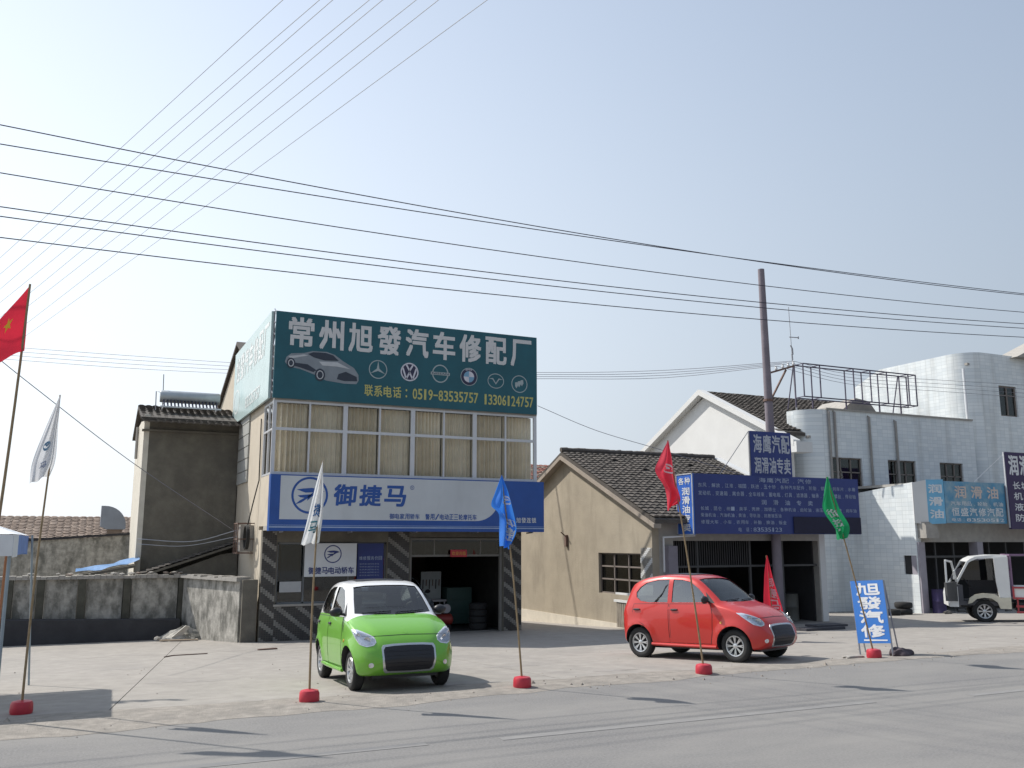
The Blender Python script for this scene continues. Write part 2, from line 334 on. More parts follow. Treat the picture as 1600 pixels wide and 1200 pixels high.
for i in range(len(xj) - 1):
    for (y0, y1) in ((12.3, 22.8), (22.8, 33)):
        gp = .007
        a0, a1, b0, b1 = jx(xj[i], y0) + gp, jx(xj[i + 1], y0) - gp, jx(xj[i], y1) + gp, jx(xj[i + 1], y1) - gp
        q = [(a0, y0 + gp), (a1, y0 + gp), (b1, y1 - gp), (b0, y1 - gp)]
        s = MB(); lo = [(x, y, -SL * (y - YE) - .028) for x, y in q]; hi = [(x, y, -SL * (y - YE)) for x, y in q]
        s.add(lo + hi, [(3, 2, 1, 0), (4, 5, 6, 7), (0, 1, 5, 4), (1, 2, 6, 5), (2, 3, 7, 6), (3, 0, 4, 7)])
        part("concrete_slab", s, m_lot, fore)
# sandy strip where the concrete meets the road, ragged on both sides
d = MB(); n = 260; xs = np.linspace(-16, 44, n); rowa = []; rowb = []
na = np.cumsum(RNG.randn(n)) * .05; na -= np.linspace(na[0], na[-1], n); nb = np.cumsum(RNG.randn(n)) * .05; nb -= np.linspace(nb[0], nb[-1], n)
for i, x in enumerate(xs):
    ya = 11.75 + np.clip(na[i], -.35, .3) + RNG.uniform(-.04, .04) + .012 * x; yb = 12.75 + np.clip(nb[i], -.3, .45) + RNG.uniform(-.05, .05)
    rowa.append((x, ya, .0025)); rowb.append((x, yb, zg(yb) + .0035))
mid = [(x, 12.3, .014) for x in xs]
for i in range(n - 1):
    d.quad(rowa[i], rowa[i + 1], mid[i + 1], mid[i]); d.quad(mid[i], mid[i + 1], rowb[i + 1], rowb[i])
tag(link("roadside_dirt", mesh_of("roadside_dirt", d, m_dirt, fix=False)), kind="structure")
# loose grit and pebbles, too many to count
p = MB()
for k in range(900):
    x = random.uniform(-6, 30); y = 12.2 + random.gauss(0, .45) if random.random() < .75 else random.uniform(12, 21); r = abs(random.gauss(0, .010)) + .005
    if random.random() < .03: r *= 2.6
    z = zg(y); vs = [Vector((x, y, z)) + Vector((math.cos(t) * r * random.uniform(.7, 1.3), math.sin(t) * r * random.uniform(.7, 1.3), 0)) for t in (0, 1.25, 2.5, 3.8, 5)] + [Vector((x, y, z + r * random.uniform(.6, 1.1)))]
    p.add(vs, [(i, (i + 1) % 5, 5) for i in range(5)])
o = single("gravel", p, M("grit", (.25, .22, .19), .95, var=.5, vs_=8), "loose grit scattered along the road edge", "gravel", (0, 12.4, 0), kind="stuff", fix=False)
def stain(x, y, rx, ry, seed):
    rs = np.random.RandomState(seed); n = 22; q = MB(); c = (x, y, zg(y) + .0016); ph = rs.uniform(0, 6, 3)
    vs = [c]
    for k in range(n):
        t = 2 * math.pi * k / n; r = 1 + .25 * math.sin(2 * t + ph[0]) + .18 * math.sin(3 * t + ph[1]) + .1 * math.sin(7 * t + ph[2]); px, py = x + rx * r * math.cos(t), y + ry * r * math.sin(t); vs.append((px, py, zg(py) + .0016))
    q.add(vs, [(0, 1 + k, 1 + (k + 1) % n) for k in range(n)]); return q
m_stain = M("oil_mark", (.25, .232, .21), .85, var=.25, vs_=5, col2=(.29, .27, .25), c2s=3, c2t=(.4, .6))
for k, (x, y, rx, ry) in enumerate(((7.2, 15.4, .5, .18), (8.3, 13.6, .35, .12), (1.8, 16.2, .6, .2), (12.6, 16.4, .5, .2), (15.6, 15.0, .7, .22), (6.2, 18.2, .6, .25), (0.9, 19.5, .5, .2), (17.5, 17.2, .8, .25))):
    part("oil_mark", stain(x, y, rx, ry, k), m_stain, fore, fix=False)
# a red-brown roof showing between the shop and the beige house
ra = aty(850, 727, 46); rh = thing("red_roofed_house", "house with red-brown roof glimpsed between the repair shop and the beige gable", "house", (24, 46, -1))
m_rroof = M("red_brown_tile", (.24, .10, .075), .9, var=.3, vs_=4)
q = MB(); q.box(19.5, 28.5, 43.2, 48.8, -1.1, ra.z - 1.5); part("wall", q, m_cement, rh)
for sgn in (-1, 1):
    q = MB(); ye = 46 + sgn * 3.4; q.prism([(19.2, ye, ra.z - 1.65), (19.2, 46, ra.z), (19.2, 46, ra.z - .12), (19.2, ye, ra.z - 1.77)], (9.6, 0, 0)); rr = part("roof", q, m_rroof, rh)
    if sgn < 0: q = MB(); tiles(q, (19.2, 46, ra.z), (1, 0, 0), (0, -3.4, -1.65), (0, -.437, .9), 9.6, 3.75, .3, .25); part("roof_tiles", q, [m_rroof, m_tileC], rr, kind="stuff", fix=False)

# ------------------------------------------------------------------ the repair shop
X0, X1, YF, YB, FZ = 4.44, 12.35, 25.8, 25.0, -.64
shop = thing("repair_shop", "two-storey cream repair shop with glazed upper floor and open garage bay", "building", (8.4, 28, FZ))
def gable(x0, x1): return [(x0, 26.5, FZ), (x0, 26.5, 6.2), (x0, 27.7, 6.9), (x0, 32.1, 8.8), (x0, 36.6, 7.2), (x0, 36.6, FZ - .3)], (x1 - x0, 0, 0)
XW = 8.4      # rear wing's unseen end, set so its shadow clears the beige wall; one storey behind the garage
for a, b in ((X0, X0 + .25), (XW - .25, XW)):
    q = MB(); q.prism(*gable(a, b)); part("side_wall", q, m_cream, shop)
q = MB(); q.box(X1 - .25, X1, YF + .24, 34.2, FZ - .3, 2.6); q.box(X1 - .25, X1, 26.0, 26.5, 2.6, 6.0); part("side_wall", q, m_cream, shop)
q = MB(); q.box(XW, X1 + .1, 26.5, 34.3, 2.6, 2.72); part("garage_roof", q, m_cement, shop)
q = MB(); bw = aty(743, 900, 34.0)
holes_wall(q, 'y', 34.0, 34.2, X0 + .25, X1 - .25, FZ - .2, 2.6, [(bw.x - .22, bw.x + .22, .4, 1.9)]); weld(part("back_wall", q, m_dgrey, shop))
q = MB()
for k in range(5): q.bar((bw.x - .2 + k * .1, 34.1, .4), (bw.x - .2 + k * .1, 34.1, 1.9), .02)
q.bar((bw.x - .22, 34.1, .9), (bw.x + .22, 34.1, .9), .05); part("window_bars", q, m_steel, shop)
for nm, pp in (("front_roof", [(26.9, 6.62), (32.1, 8.86), (32.1, 8.98), (26.85, 6.75)]), ("rear_roof", [(32.1, 8.86), (37.0, 7.1), (37.0, 7.22), (32.1, 8.98)])):
    q = MB(); q.prism([(X0 - .12, y, z) for y, z in pp], (XW - X0 + .24, 0, 0)); part("roof", q, m_tileA, shop)
q = MB(); q.box(X0 + .25, X1 - .25, YF, 34, 2.42, 2.6); part("upper_floor", q, m_dgrey, shop)
q = MB(); q.box(X0, X1 + .1, YF, 34, FZ - .25, FZ + .02); part("floor_slab", q, m_cement, shop)
q = MB(); q.box(8.2, 8.4, YF + .3, 34, FZ, 2.42); part("partition", q, m_dgrey, shop)
q = MB(); q.box(X1 - .29, X1 - .252, YF + .26, 33.9, FZ + .03, 2.4); q.box(8.402, 8.44, YF + .31, 33.9, FZ + .03, 2.4); q.box(8.45, X1 - .3, 33.9, 33.98, FZ + .03, .38); q.box(8.45, X1 - .3, YF + .3, 33.9, 2.38, 2.41); q.box(8.45, X1 - .3, YF + .6, 33.9, FZ + .024, FZ + .03); part("garage_shade_lining", q, M("shade_dark_lining", (.035, .034, .03), .9, var=.3), shop)  # near-black lining added to paint the bay's shade onto its inner faces
q = MB(); holes_wall(q, 'y', YF, YF + .24, X0, X1, FZ, 2.4, [(4.86, 8.0, .36, 2.06), (8.72, 11.72, FZ - 1, 2.2)]); weld(part("front_wall", q, m_dgrey, shop))
q = MB(); q.box(X0, X0 + .24, YF + .24, 26.5, FZ, 2.4); part("side_return", q, m_cream, shop)
def stripes(mb, x0, x1, z0, z1, face, w=.065, hh=.05, axis='y', sgn=-1):
    for j in range(int((z1 - z0) / hh)):
        for i in range(int(round((x1 - x0) / w))):
            k = (i + j) % 9; mi = 1 if k < 3 else 0
            a, b, c, e = x0 + i * w + .004, x0 + (i + 1) * w - .004, z0 + j * hh + .003, z0 + (j + 1) * hh - .003
            t = .018 if mi else .010; t += random.uniform(0, .004)
            if axis == 'y': mb.box(a, b, face - t, face + .001, c, e, mi)
            else: mb.box(face - t, face + .001, a, b, c, e, mi)
q = MB(); stripes(q, X0, X0 + .39, FZ, 2.36, YF); stripes(q, X0 + .39, 8.03, FZ, .32, YF); stripes(q, 8.03, 8.68, FZ, 2.36, YF); stripes(q, 11.75, 12.35, FZ, 2.36, YF)
part("stripe_tiles", q, [m_stripeA, m_stripeB], shop, kind="stuff", label="diagonally striped dark and pale wall tiles", fix=False)
q = MB(); q.box(4.8, 8.06, YF - .05, YF + .3, .32, .375); part("window_sill", q, m_cement, shop)
# shop window
wn = MB()
for x in (4.88, 5.62, 6.9, 7.98): wn.bar((x, YF + .12, .38), (x, YF + .12, 2.05), .05)
for z in (.4, 2.03): wn.bar((4.86, YF + .12, z), (8.0, YF + .12, z), .05)
wf = part("window", wn, M("dull_frame", (.16, .17, .18), .5), shop)
for a, b in ((4.91, 5.59), (5.65, 6.87), (6.93, 7.95)):
    q = MB(); q.box(a, b, YF + .115, YF + .125, .43, 2.0); part("pane", q, m_glassd, wf)
q = MB(); q.box(5.0, 5.62, YF + .2, YF + .24, .38, 2.05); part("blue_door_leaf", q, M("dull_blue", (.05, .17, .25), .6), shop)
# garage door frame with glazed transom
dm = M("weathered_frame", (.20, .19, .17), .6)
q = MB()
for x in (8.74, 11.68): q.bar((x, YF + .1, FZ), (x, YF + .1, 2.18), .09)
q.bar((8.74, YF + .1, 1.66), (11.68, YF + .1, 1.66), .06); q.bar((8.74, YF + .1, 2.15), (11.68, YF + .1, 2.15), .06)
for x in (9.5, 11.0): q.bar((x, YF + .1, 1.69), (x, YF + .1, 2.12), .035)
tf = part("door_frame", q, dm, shop)
for a, b in ((8.8, 9.48), (9.52, 10.98), (11.02, 11.62)):
    q = MB(); q.box(a, b, YF + .095, YF + .105, 1.69, 2.12); part("transom_pane", q, m_glassd, tf)
# projecting balcony
q = MB(); q.box(X0, 12.5, YB + .02, YF, 2.38, 2.5); part("balcony_slab", q, m_cement, shop)
q = MB(); q.box(X0, 12.5, YB + .02, YB + .14, 2.5, 3.88); q.box(X0, X0 + .12, YB + .14, 26.5, 2.5, 3.88); q.box(12.38, 12.5, YB + .14, 26.5, 2.5, 3.88); part("balcony_parapet", q, m_cream, shop)
q = MB(); q.box(X0, 12.5, YB - .02, 26.5, 5.93, 6.1); part("balcony_roof", q, m_cement, shop)
q = MB(); q.box(X0 + .25, X1 - .25, 26.4, 26.5, 2.5, 6.2); part("inner_wall", q, m_cream, shop)
VX = [(4.47, .10), (5.44, .05), (6.45, .13), (7.46, .05), (8.46, .13), (9.43, .05), (10.42, .13), (11.44, .05), (12.45, .10)]
ZB, ZM, ZT = 3.92, 5.14, 5.9
q = MB()
for x, wd in VX: q.bar((x, YB + .03, 3.88), (x, YB + .03, 5.93), wd, .07, up=(0, 1, 0))
for z, wd in ((ZB, .08), (ZM, .08), (ZT, .06)): q.bar((X0, YB + .035, z), (12.5, YB + .035, z), .06, wd)
for y in (25.75, 26.45): q.bar((4.47, y, 3.88), (4.47, y, 5.93), .06)
for z in (ZB, ZM, ZT): q.bar((4.47, YB + .07, z), (4.47, 26.5, z), .055)
bf = part("balcony_window_frame", q, m_alu, shop)
for i in range(8):
    a, b = VX[i][0] + VX[i][1] / 2, VX[i + 1][0] - VX[i + 1][1] / 2
    for z0, z1 in ((ZB + .04, ZM - .04), (ZM + .04, ZT - .03)):
        q = MB(); q.quad((a, YB + .03, z0), (b, YB + .03, z0), (b, YB + .03, z1), (a, YB + .03, z1)); part("pane", q, m_glassb, bf)
for y0, y1 in ((YB + .1, 25.72), (25.78, 26.42)):
    for z0, z1 in ((ZB + .03, ZM - .03), (ZM + .03, ZT - .03)):
        q = MB(); q.quad((4.47, y0, z0), (4.47, y1, z0), (4.47, y1, z1), (4.47, y0, z1)); part("pane", q, m_glassb, bf)
ordn = ["first", "second", "third", "fourth", "fifth", "sixth", "seventh", "eighth"]
for i in range(8):
    a, b = VX[i][0] + .02, VX[i + 1][0] - .02; n = 44; q = MB(); ph = random.uniform(0, 6); vs = []
    for k in range(n + 1):
        t = k / n; x = a + (b - a) * t; amp = .05 * (1 + .5 * math.sin(3 * t + ph))
        for z in (ZB + .02, ZM, ZT - .02): vs.append((x, YB + .26 + amp * math.sin(t * (44 + 6 * (i % 3)) + ph + .9 * math.sin(t * 9 + ph)) * (1.15 if z < 4.2 else .85), z))
    q.add(vs, [(3 * k + j, 3 * k + 3 + j, 3 * k + 4 + j, 3 * k + 1 + j) for k in range(n) for j in (0, 1)])
    single("curtain", q, m_curtain, f"pleated beige curtain in the {ordn[i]} bay from the left of the balcony windows", "curtain", ((a + b) / 2, YB + .26, ZB), "balcony curtains", smooth=True, fix=False)
# boarded strip window and cables on the side wall
q = MB(); c0, c1 = atx(374, 695, X0 - .02), atx(389, 695, X0 - .02)
for k in range(6): q.box(X0 - .05, X0 - .005, c1.y, c0.y, 3.9 + k * .38, 4.25 + k * .38)
part("side_shutter", q, M("grey_shutter", (.38, .38, .36), .6), shop)

# ------------------------------------------------------------------ outbuilding with solar heater
OX0, OX1, OY, OT = 1.46, 4.41, 31.0, 5.9
ob = thing("outbuilding", "tall dark cement outbuilding with tiled top beside the repair shop", "building", (2.8, 33, -.9))
q = MB(); q.box(OX0, OX0 + .16, OY, 36.3, -1.0, 6.1); part("side_wall", q, M("sunlit_side_render", (.62, .58, .50), .85), ob)  # side coloured paler than the front, sunlight put into the colour
q = MB(); q.box(OX0 + .16, OX1, OY - .002, OY + .24, -1.0, OT); part("front_wall", q, m_dgrey, ob)
q = MB(); q.box(OX1 - .2, OX1, OY + .24, 36.3, -1.0, 6.1); q.box(OX0 + .16, OX1 - .2, 36.1, 36.3, -1.0, 6.1); part("rear_walls", q, m_dgrey, ob)
q = MB(); q.box(OX0 - .06, OX1 + .06, OY - .12, OY + .1, OT - .34, OT - .28); part("band_course", q, m_dgrey, ob)
q = MB(); q.prism([(OX0 - .12, OY - .2, 5.92), (OX0 - .12, OY - .2, 6.0), (OX0 - .12, 33.6, 6.75), (OX0 - .12, 36.6, 5.9), (OX0 - .12, 36.6, 5.8), (OX0 - .12, 33.6, 6.62)], (OX1 - OX0 + .2, 0, 0)); rf = part("roof", q, m_tileA, ob)
q = MB(); sv = Vector((0, -2.6, -.75)); tiles(q, (OX0 - .12, 33.55, 6.72), (1, 0, 0), sv, (0, -.277, .96), OX1 - OX0 + .2, 3.75 - .3, .22, .18); part("roof_tiles", q, [m_tileA, m_tileB], rf, kind="stuff", fix=False)
a, b = aty(250, 618, 32.3), aty(343, 627, 32.3)
sh = thing("solar_heater", "solar water heater with grey tank on the outbuilding roof", "water heater", (a.x + 1, 32.3, 6.4))
q = MB(); q.lathe([(.0, a.x), (.19, a.x), (.21, a.x + .04), (.21, b.x - .04), (.19, b.x), (.0, b.x)], (0, 32.3, a.z - .02), 20, 'x'); part("tank", q, M("tank_steel", (.42, .45, .47), .35, metal=.4), sh, smooth=True)
for k in range(16):
    x = a.x + .12 + k * (b.x - a.x - .24) / 15; q = MB(); q.tube([(x, 32.15, a.z - .16), (x, 31.75, a.z - .42)], .029, 8); part("glass_tube", q, M("vacuum_tube", (.02, .02, .05), .1) if k == 0 else bpy.data.materials["vacuum_tube"], sh, smooth=True)
q = MB()
for x in (a.x + .1, b.x - .1): q.bar((x, 32.3, a.z - .2), (x, 32.5, 6.3), .03); q.bar((x, 31.7, a.z - .45), (x, 32.4, 6.5), .03)
q.bar((a.x, 31.75, a.z - .44), (b.x, 31.75, a.z - .44), .05); part("rack", q, m_alu, sh)
q = MB(); q.tube([(a.x + .1, 32.4, a.z + .1), (a.x + .08, 32.4, a.z + .75)], .018, 6); q.tube([(a.x - .1, 32.4, 6.3), (a.x - .12, 32.4, a.z + .15), (a.x + .05, 32.35, a.z + .12)], .02, 6); part("vent_pipe", q, m_steel, sh)
q = MB(); t0, t1 = atx(218, 640, OX0 - .06), atx(212, 690, OX0 - .06); q.tube([(OX0 - .07, t0.y, 6.0), (OX0 - .07, t0.y, 4.9)], .05, 8); part("gutter_stub", q, m_cement, ob)
# lean-to between outbuilding and shop
lt = thing("lean_to", "low lean-to shed with slumped tile roof behind the compound wall", "shed", (3.2, 30.2, -.8))
q = MB(); q.prism([(1.9, 29.95, -.85), (4.4, 29.95, -.85), (4.4, 29.95, 1.75), (3.9, 29.95, 1.68), (1.9, 29.95, .95)], (0, .15, 0)); part("front_wall", q, m_dgrey, lt)
q = MB(); q.prism([(1.55, 29.85, 1.0), (4.38, 29.85, 1.95), (4.38, 29.85, 2.02), (1.55, 29.85, 1.07)], (0, 1.1, 0)); r2 = part("roof", q, m_dgrey, lt)
q = MB(); vd = Vector((-2.83, 0, -.95)); tiles(q, (4.36, 29.88, 2.03), (0, 1, 0), vd, (-.31, 0, .95), 1.1, 2.95, .2, .18); part("roof_tiles", q, [m_tileA, m_tileB], r2, kind="stuff", fix=False)
tm = M("blue_tarp", (.045, .16, .36), .6, var=.2, vs_=6)
q = MB(); n = 10; vs = []
pA, pB = aty(118, 893, 31.0), aty(216, 874, 31.4)
for i in range(n + 1):
    for j in range(5):
        t = i / n; s = j / 4; vs.append((pA.x + (pB.x - pA.x) * t, 30.5 + s * .9 + .05 * math.sin(9 * t), pA.z + (pB.z - pA.z) * t ** 1.6 + .10 * s + .025 * math.sin(13 * t + 4 * s) + random.uniform(-.012, .012)))
q.add(vs, [(i * 5 + j, i * 5 + 5 + j, i * 5 + 6 + j, i * 5 + 1 + j) for i in range(n) for j in range(4)])
single("tarpaulin", q, tm, "blue tarpaulin sheet over the low roof beside the outbuilding", "tarp", (pA.x, 30.9, pA.z), smooth=True, fix=False)
q = MB(); q.prism([(-.9, 30.2, .95), (1.45, 30.2, 1.38), (1.45, 30.2, 1.3), (-.9, 30.2, .87)], (0, 1.4, 0)); sd = single("low_shed", q, m_dgrey, "low shed under the blue tarpaulin behind the compound wall", "shed", (0.3, 30.9, .9))
q = MB(); q.box(-.8, 1.4, 30.35, 30.5, -.9, .95); q.box(-.8, 1.4, 31.4, 31.5, -.9, .95); part("wall", q, m_grime, sd)

# ------------------------------------------------------------------ compound wall
def chunk(c, r, sq=(1, 1, .6)):
    q = MB(); bm = bmesh.new(); bmesh.ops.create_icosphere(bm, subdivisions=1, radius=r)
    for v in bm.verts: v.co = Vector((v.co.x * sq[0], v.co.y * sq[1], v.co.z * sq[2])) * random.uniform(.7, 1.2)
    q.add([v.co + Vector(c) for v in bm.verts], [tuple(v.index for v in f.verts) for f in bm.faces]); bm.free(); return q
cw = thing("compound_wall", "stained cement compound wall with pilasters left of the shop", "wall", (0, 29.8, -.8))
m_pil = M("pilaster_cement", (.085, .082, .065), .92, var=.3, vs_=4)  # pilasters coloured darker than the wall panels
PX = [-6.2, -4.6, -3.2, -1.85, -1.05, .03, 1.24, 2.78]
for i in range(len(PX) - 1):
    q = MB(); q.box(PX[i] + .12, PX[i + 1] - .12, 29.72, 29.92, -.9, 1.0); part("wall_panel", q, m_grime, cw)
for x in PX:
    q = MB(); q.box(x - .10, x + .10, 29.62, 29.94, -.9, 1.0); part("pilaster", q, m_pil, cw)
q = MB(); n = 60
for i in range(n):
    a, b = -6.4 + i * 9.4 / n, -6.4 + (i + 1) * 9.4 / n; j = random.uniform(-.025, .025); q.box(a, b - .004, 29.60 + j, 29.98 + j, 1.0, 1.09 + random.uniform(-.02, .03))
part("coping", q, m_cement, cw)
for k in range(26):
    x = random.uniform(-1.5, 2.8) if k < 14 else random.uniform(.8, 2.7); part("debris_piece", chunk((x, 29.8 + random.uniform(-.12, .12), 1.12 + random.uniform(0, .04)), random.uniform(.03, .085), (1.3, 1, .5)), m_tileD if k % 3 == 0 else m_cement, cw)
A, B = Vector((2.9, 29.6, 0)), Vector((4.02, 26.05, 0)); dr = (B - A).normalized(); nr = Vector((dr.y, -dr.x, 0))
q = MB(); q.prism([A + nr * .1 + Vector((0, 0, -.9)), B + nr * .1 + Vector((0, 0, -.66)), B + nr * .1 + Vector((0, 0, 1.0)), A + nr * .1 + Vector((0, 0, 1.0))], nr * -.22); part("return_panel", q, m_grime, cw)
q = MB()
for k in range(16):
    a = A.lerp(B, k / 16); b = A.lerp(B, (k + .98) / 16); hz = random.uniform(.05, .13); q.prism([a + nr * .2 + Vector((0, 0, 1.0)), b + nr * .2 + Vector((0, 0, 1.0)), b + nr * .2 + Vector((0, 0, 1.0 + hz)), a + nr * .2 + Vector((0, 0, 1.0 + hz))], nr * -.4)
part("return_coping", q, m_cement, cw)
q = MB(); q.box(3.98, 4.38, 25.85, 26.1, -.7, 1.05); part("end_pier", q, m_dgrey, cw)
q = MB(); q.prism([(-6.4, 29.05, -.9), (2.72, 29.05, -.9), (2.72, 29.05, -.2), (-1.9, 29.05, -.06), (-6.4, 29.05, -.02)], (0, .55, 0)); single("low_ledge", q, M("black_cement", (.045, .045, .05), .85, var=.2), "low dark ledge running along the foot of the compound wall", "ledge", (-1.5, 29.3, -.8))
# rubble heap
rb = thing("rubble_heap", "heap of broken concrete and planks at the foot of the wall", "rubble", (2.75, 28.4, zg(28.4)))
q = MB(); n = 22; rows = 6; vs = []
for j in range(rows):
    f = j / (rows - 1)
    for i in range(n):
        t = 2 * math.pi * i / n; r = (1 - f) * (1 + .25 * math.sin(3 * t + 1) + random.uniform(-.1, .1)); vs.append((2.75 + .78 * r * math.cos(t), 28.4 + .45 * r * math.sin(t), zg(28.4) - .02 + .40 * f ** .8 * (1 + random.uniform(-.12, .12))))
q.add(vs, [(j * n + i, j * n + (i + 1) % n, (j + 1) * n + (i + 1) % n, (j + 1) * n + i) for j in range(rows - 1) for i in range(n)]); part("dirt_pile", q, m_grime, rb)
for k in range(12):
    c = (2.75 + random.uniform(-.8, .9), 28.1 + random.uniform(-.2, .3), zg(28.2) + random.uniform(.03, .12)); part("concrete_chunk", chunk(c, random.uniform(.05, .13)), m_cement, rb)
q = MB(); q.prism([(2.42, 28.0, zg(28) + .1), (2.78, 27.95, zg(28) + .42), (2.9, 28.0, zg(28) + .38), (2.66, 28.05, zg(28) + .08)], (0, .1, 0)); part("concrete_slab_piece", q, M("pale_concrete", (.5, .48, .44), .9), rb)
q = MB(); q.bar((2.1, 27.9, zg(27.9) + .04), (3.1, 27.7, zg(27.7) + .035), .10, .03); part("plank", q, M("old_plank", (.38, .30, .22), .9), rb)

# ------------------------------------------------------------------ left background house
lh = thing("tiled_house", "low house with long brown tiled roof behind the compound wall", "house", (-4, 46, -1))
q = MB(); q.box(-16, 3.2, 44.6, 50, -1.1, 2.3); part("wall", q, m_grime, lh)
q = MB(); q.prism([(-16.4, 44.0, 2.16), (-16.4, 47.2, 3.2), (-16.4, 50.4, 2.2), (-16.4, 50.4, 2.1), (-16.4, 47.2, 3.08), (-16.4, 44.0, 2.06)], (20, 0, 0)); rf = part("roof", q, m_tileC, lh)
q = MB(); tiles(q, (-12, 47.15, 3.2), (1, 0, 0), (0, -3.2, -1.04), (0, -.31, .95), 15.5, 3.35, .3, .22); part("roof_tiles", q, [m_tileC, m_tileD], rf, kind="stuff", fix=False)
gw = thing("yard_wall", "grey yard wall with dark sloping coping in front of the tiled house", "wall", (0, 36, -1))
q = MB(); q.prism([(-3.2, 36, -1.0), (1.8, 36, -1.0), (1.8, 36, 2.33), (-3.2, 36, 1.98)], (0, .24, 0)); part("wall_body", q, m_grime, gw)
q = MB(); q.prism([(-3.3, 35.92, 1.98), (1.85, 35.92, 2.34), (1.85, 35.92, 2.42), (-3.3, 35.92, 2.06)], (0, .4, 0)); part("coping", q, m_black, gw)
c = aty(178, 838, 41); vc = thing("vent_cowl", "quarter-round grey vent cowl on a stub chimney left of the outbuilding", "vent", (c.x, 41, 1.6))
q = MB(); q.box(c.x - .28, c.x + .28, 40.8, 41.4, -1.0, c.z + .28); part("chimney", q, m_tileC, vc)
q = MB(); n = 10; z0 = c.z + .28; pr = [(c.x - .55, 40.75, z0 + .12), (c.x - .55, 40.75, z0 + .95)] + [(c.x - .40 + .95 * math.sin(t) * .85, 40.75, z0 + .15 + .8 * math.cos(t)) for t in np.linspace(0, math.pi / 2, n)] + [(c.x + .40, 40.75, z0), (c.x - .3, 40.75, z0)]
q.prism(pr, (0, .75, 0)); part("cowl", q, M("cowl_metal", (.34, .37, .42), .5, metal=.2), vc)

m_dsteel = M("dark_steel", (.06, .06, .062), .6, var=.2)

# ------------------------------------------------------------------ parts shop in the beige house
BX0, BX1, BY0, BY1, BZ, BRY = 15.2, 21.9, 22.8, 33.3, -.55, 28.05
bh = thing("beige_house", "beige gabled house with grey tiled roof housing the parts shop", "house", (18.5, 28, BZ))
def bg_poly(x): return [(x, BY0, BZ - .3), (x, BY0, 2.85), (x, BRY, 5.05), (x, BY1, 2.85), (x, BY1, BZ - .5)]
w0, w1 = atx(935, 865, BX0), atx(1004, 930, BX0)      # side window opening
q = MB(); q.prism([(BX0, BY0, 2.0), (BX0, BY0, 2.85), (BX0, BRY, 5.05), (BX0, BY1, 2.85), (BX0, BY1, 2.0)], (.24, 0, 0)); part("gable", q, m_beige, bh)
q = MB(); holes_wall(q, 'x', BX0, BX0 + .24, BY0, BY1, BZ - .5, 2.0, [(w1.y, w0.y, .45, 1.72)]); weld(part("gable_wall", q, m_beige, bh))
q = MB(); q.box(BX0 - .03, BX0 - .001, BY0, BY1, BZ - .5, BZ + .12); part("plinth", q, M("pale_plinth", (.62, .57, .48), .9), bh)
q = MB(); q.prism(bg_poly(BX1 - .24), (.24, 0, 0)); part("far_gable", q, m_white, bh)
q = MB(); q.prism([(BX1 - .3, 22.3, 2.92), (BX1 - .3, BRY, 5.24), (BX1 - .3, 33.8, 2.92), (BX1 - .3, 33.8, 2.62), (BX1 - .3, BRY, 5.05), (BX1 - .3, 22.3, 2.62)], (.35, 0, 0)); part("parapet_verge", q, m_white, bh)
for s in (-1, 1):
    ye = BRY + s * 5.75; ze = 2.72
    q = MB(); q.prism([(BX0 - .22, ye, ze), (BX0 - .22, BRY, 5.18), (BX0 - .22, BRY, 5.06), (BX0 - .22, ye, ze - .12)], (BX1 - BX0 - .1, 0, 0)); rf = part("roof", q, m_tileA, bh)
    if s < 0:
        q = MB(); tiles(q, (BX0 - .22, BRY - .02, 5.18), (1, 0, 0), (0, -5.75, -2.46), (0, -.393, .92), BX1 - BX0 - .1, 6.25, .235, .235, th=.04, jit=.012, skip=.01); part("roof_tiles", q, [m_tileA, m_tileB], rf, kind="stuff", fix=False)
        q = MB()
        for k in range(27):
            q.tube([(BX0 - .22 + k * .245, BRY, 5.24 + random.uniform(0, .03)), (BX0 + .04 + k * .245, BRY, 5.25 + random.uniform(0, .03))], .09, 8)
        part("ridge_tiles", q, m_tileB, rf)
    q = MB(); q.prism([(BX0 - .26, ye, ze - .13), (BX0 - .26, BRY, 5.05), (BX0 - .26, BRY, 4.92), (BX0 - .26, ye, ze - .26)], (.26, 0, 0)); part("verge_board", q, M("verge_cement", (.34, .29, .24), .9) if s < 0 else bpy.data.materials["verge_cement"], bh)
# side window: dark panes, bars, an opened leaf catching the sun, gate slats below
q = MB()
for y in np.linspace(w1.y, w0.y, 4): q.bar((BX0 + .1, y, .45), (BX0 + .1, y, 1.72), .045)
for z in (.47, .9, 1.3, 1.7): q.bar((BX0 + .1, w1.y, z), (BX0 + .1, w0.y, z), .045)
sw = part("window", q, M("old_frame", (.20, .17, .15), .7), bh)
q = MB(); q.box(BX0 + .13, BX0 + .135, w1.y, w0.y, .45, 1.72); part("pane", q, m_glassd, sw)
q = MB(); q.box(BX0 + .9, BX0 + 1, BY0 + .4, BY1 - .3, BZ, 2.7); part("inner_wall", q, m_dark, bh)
gt = thing("scrap_gate", "weathered slatted gate leaning by the window of the beige house", "gate", (BX0 - .35, 23.4, zg(23.4)))
for k in range(13):
    y = 22.95 + k * .105; q = MB(); q.box(BX0 - .36, BX0 - .33, y, y + .075, zg(23.4) + .02, .28 + random.uniform(-.05, .05)); part("slat", q, M("grey_slat", (.30, .26, .21), .8, var=.3) if k == 0 else bpy.data.materials["grey_slat"], gt)
q = MB(); q.bar((BX0 - .35, 22.9, .3), (BX0 - .35, 24.4, .3), .07); q.bar((BX0 - .35, 22.9, .52), (BX0 - .35, 24.3, .52), .06); part("rail", q, M("white_metal", (.75, .75, .73), .4), gt)
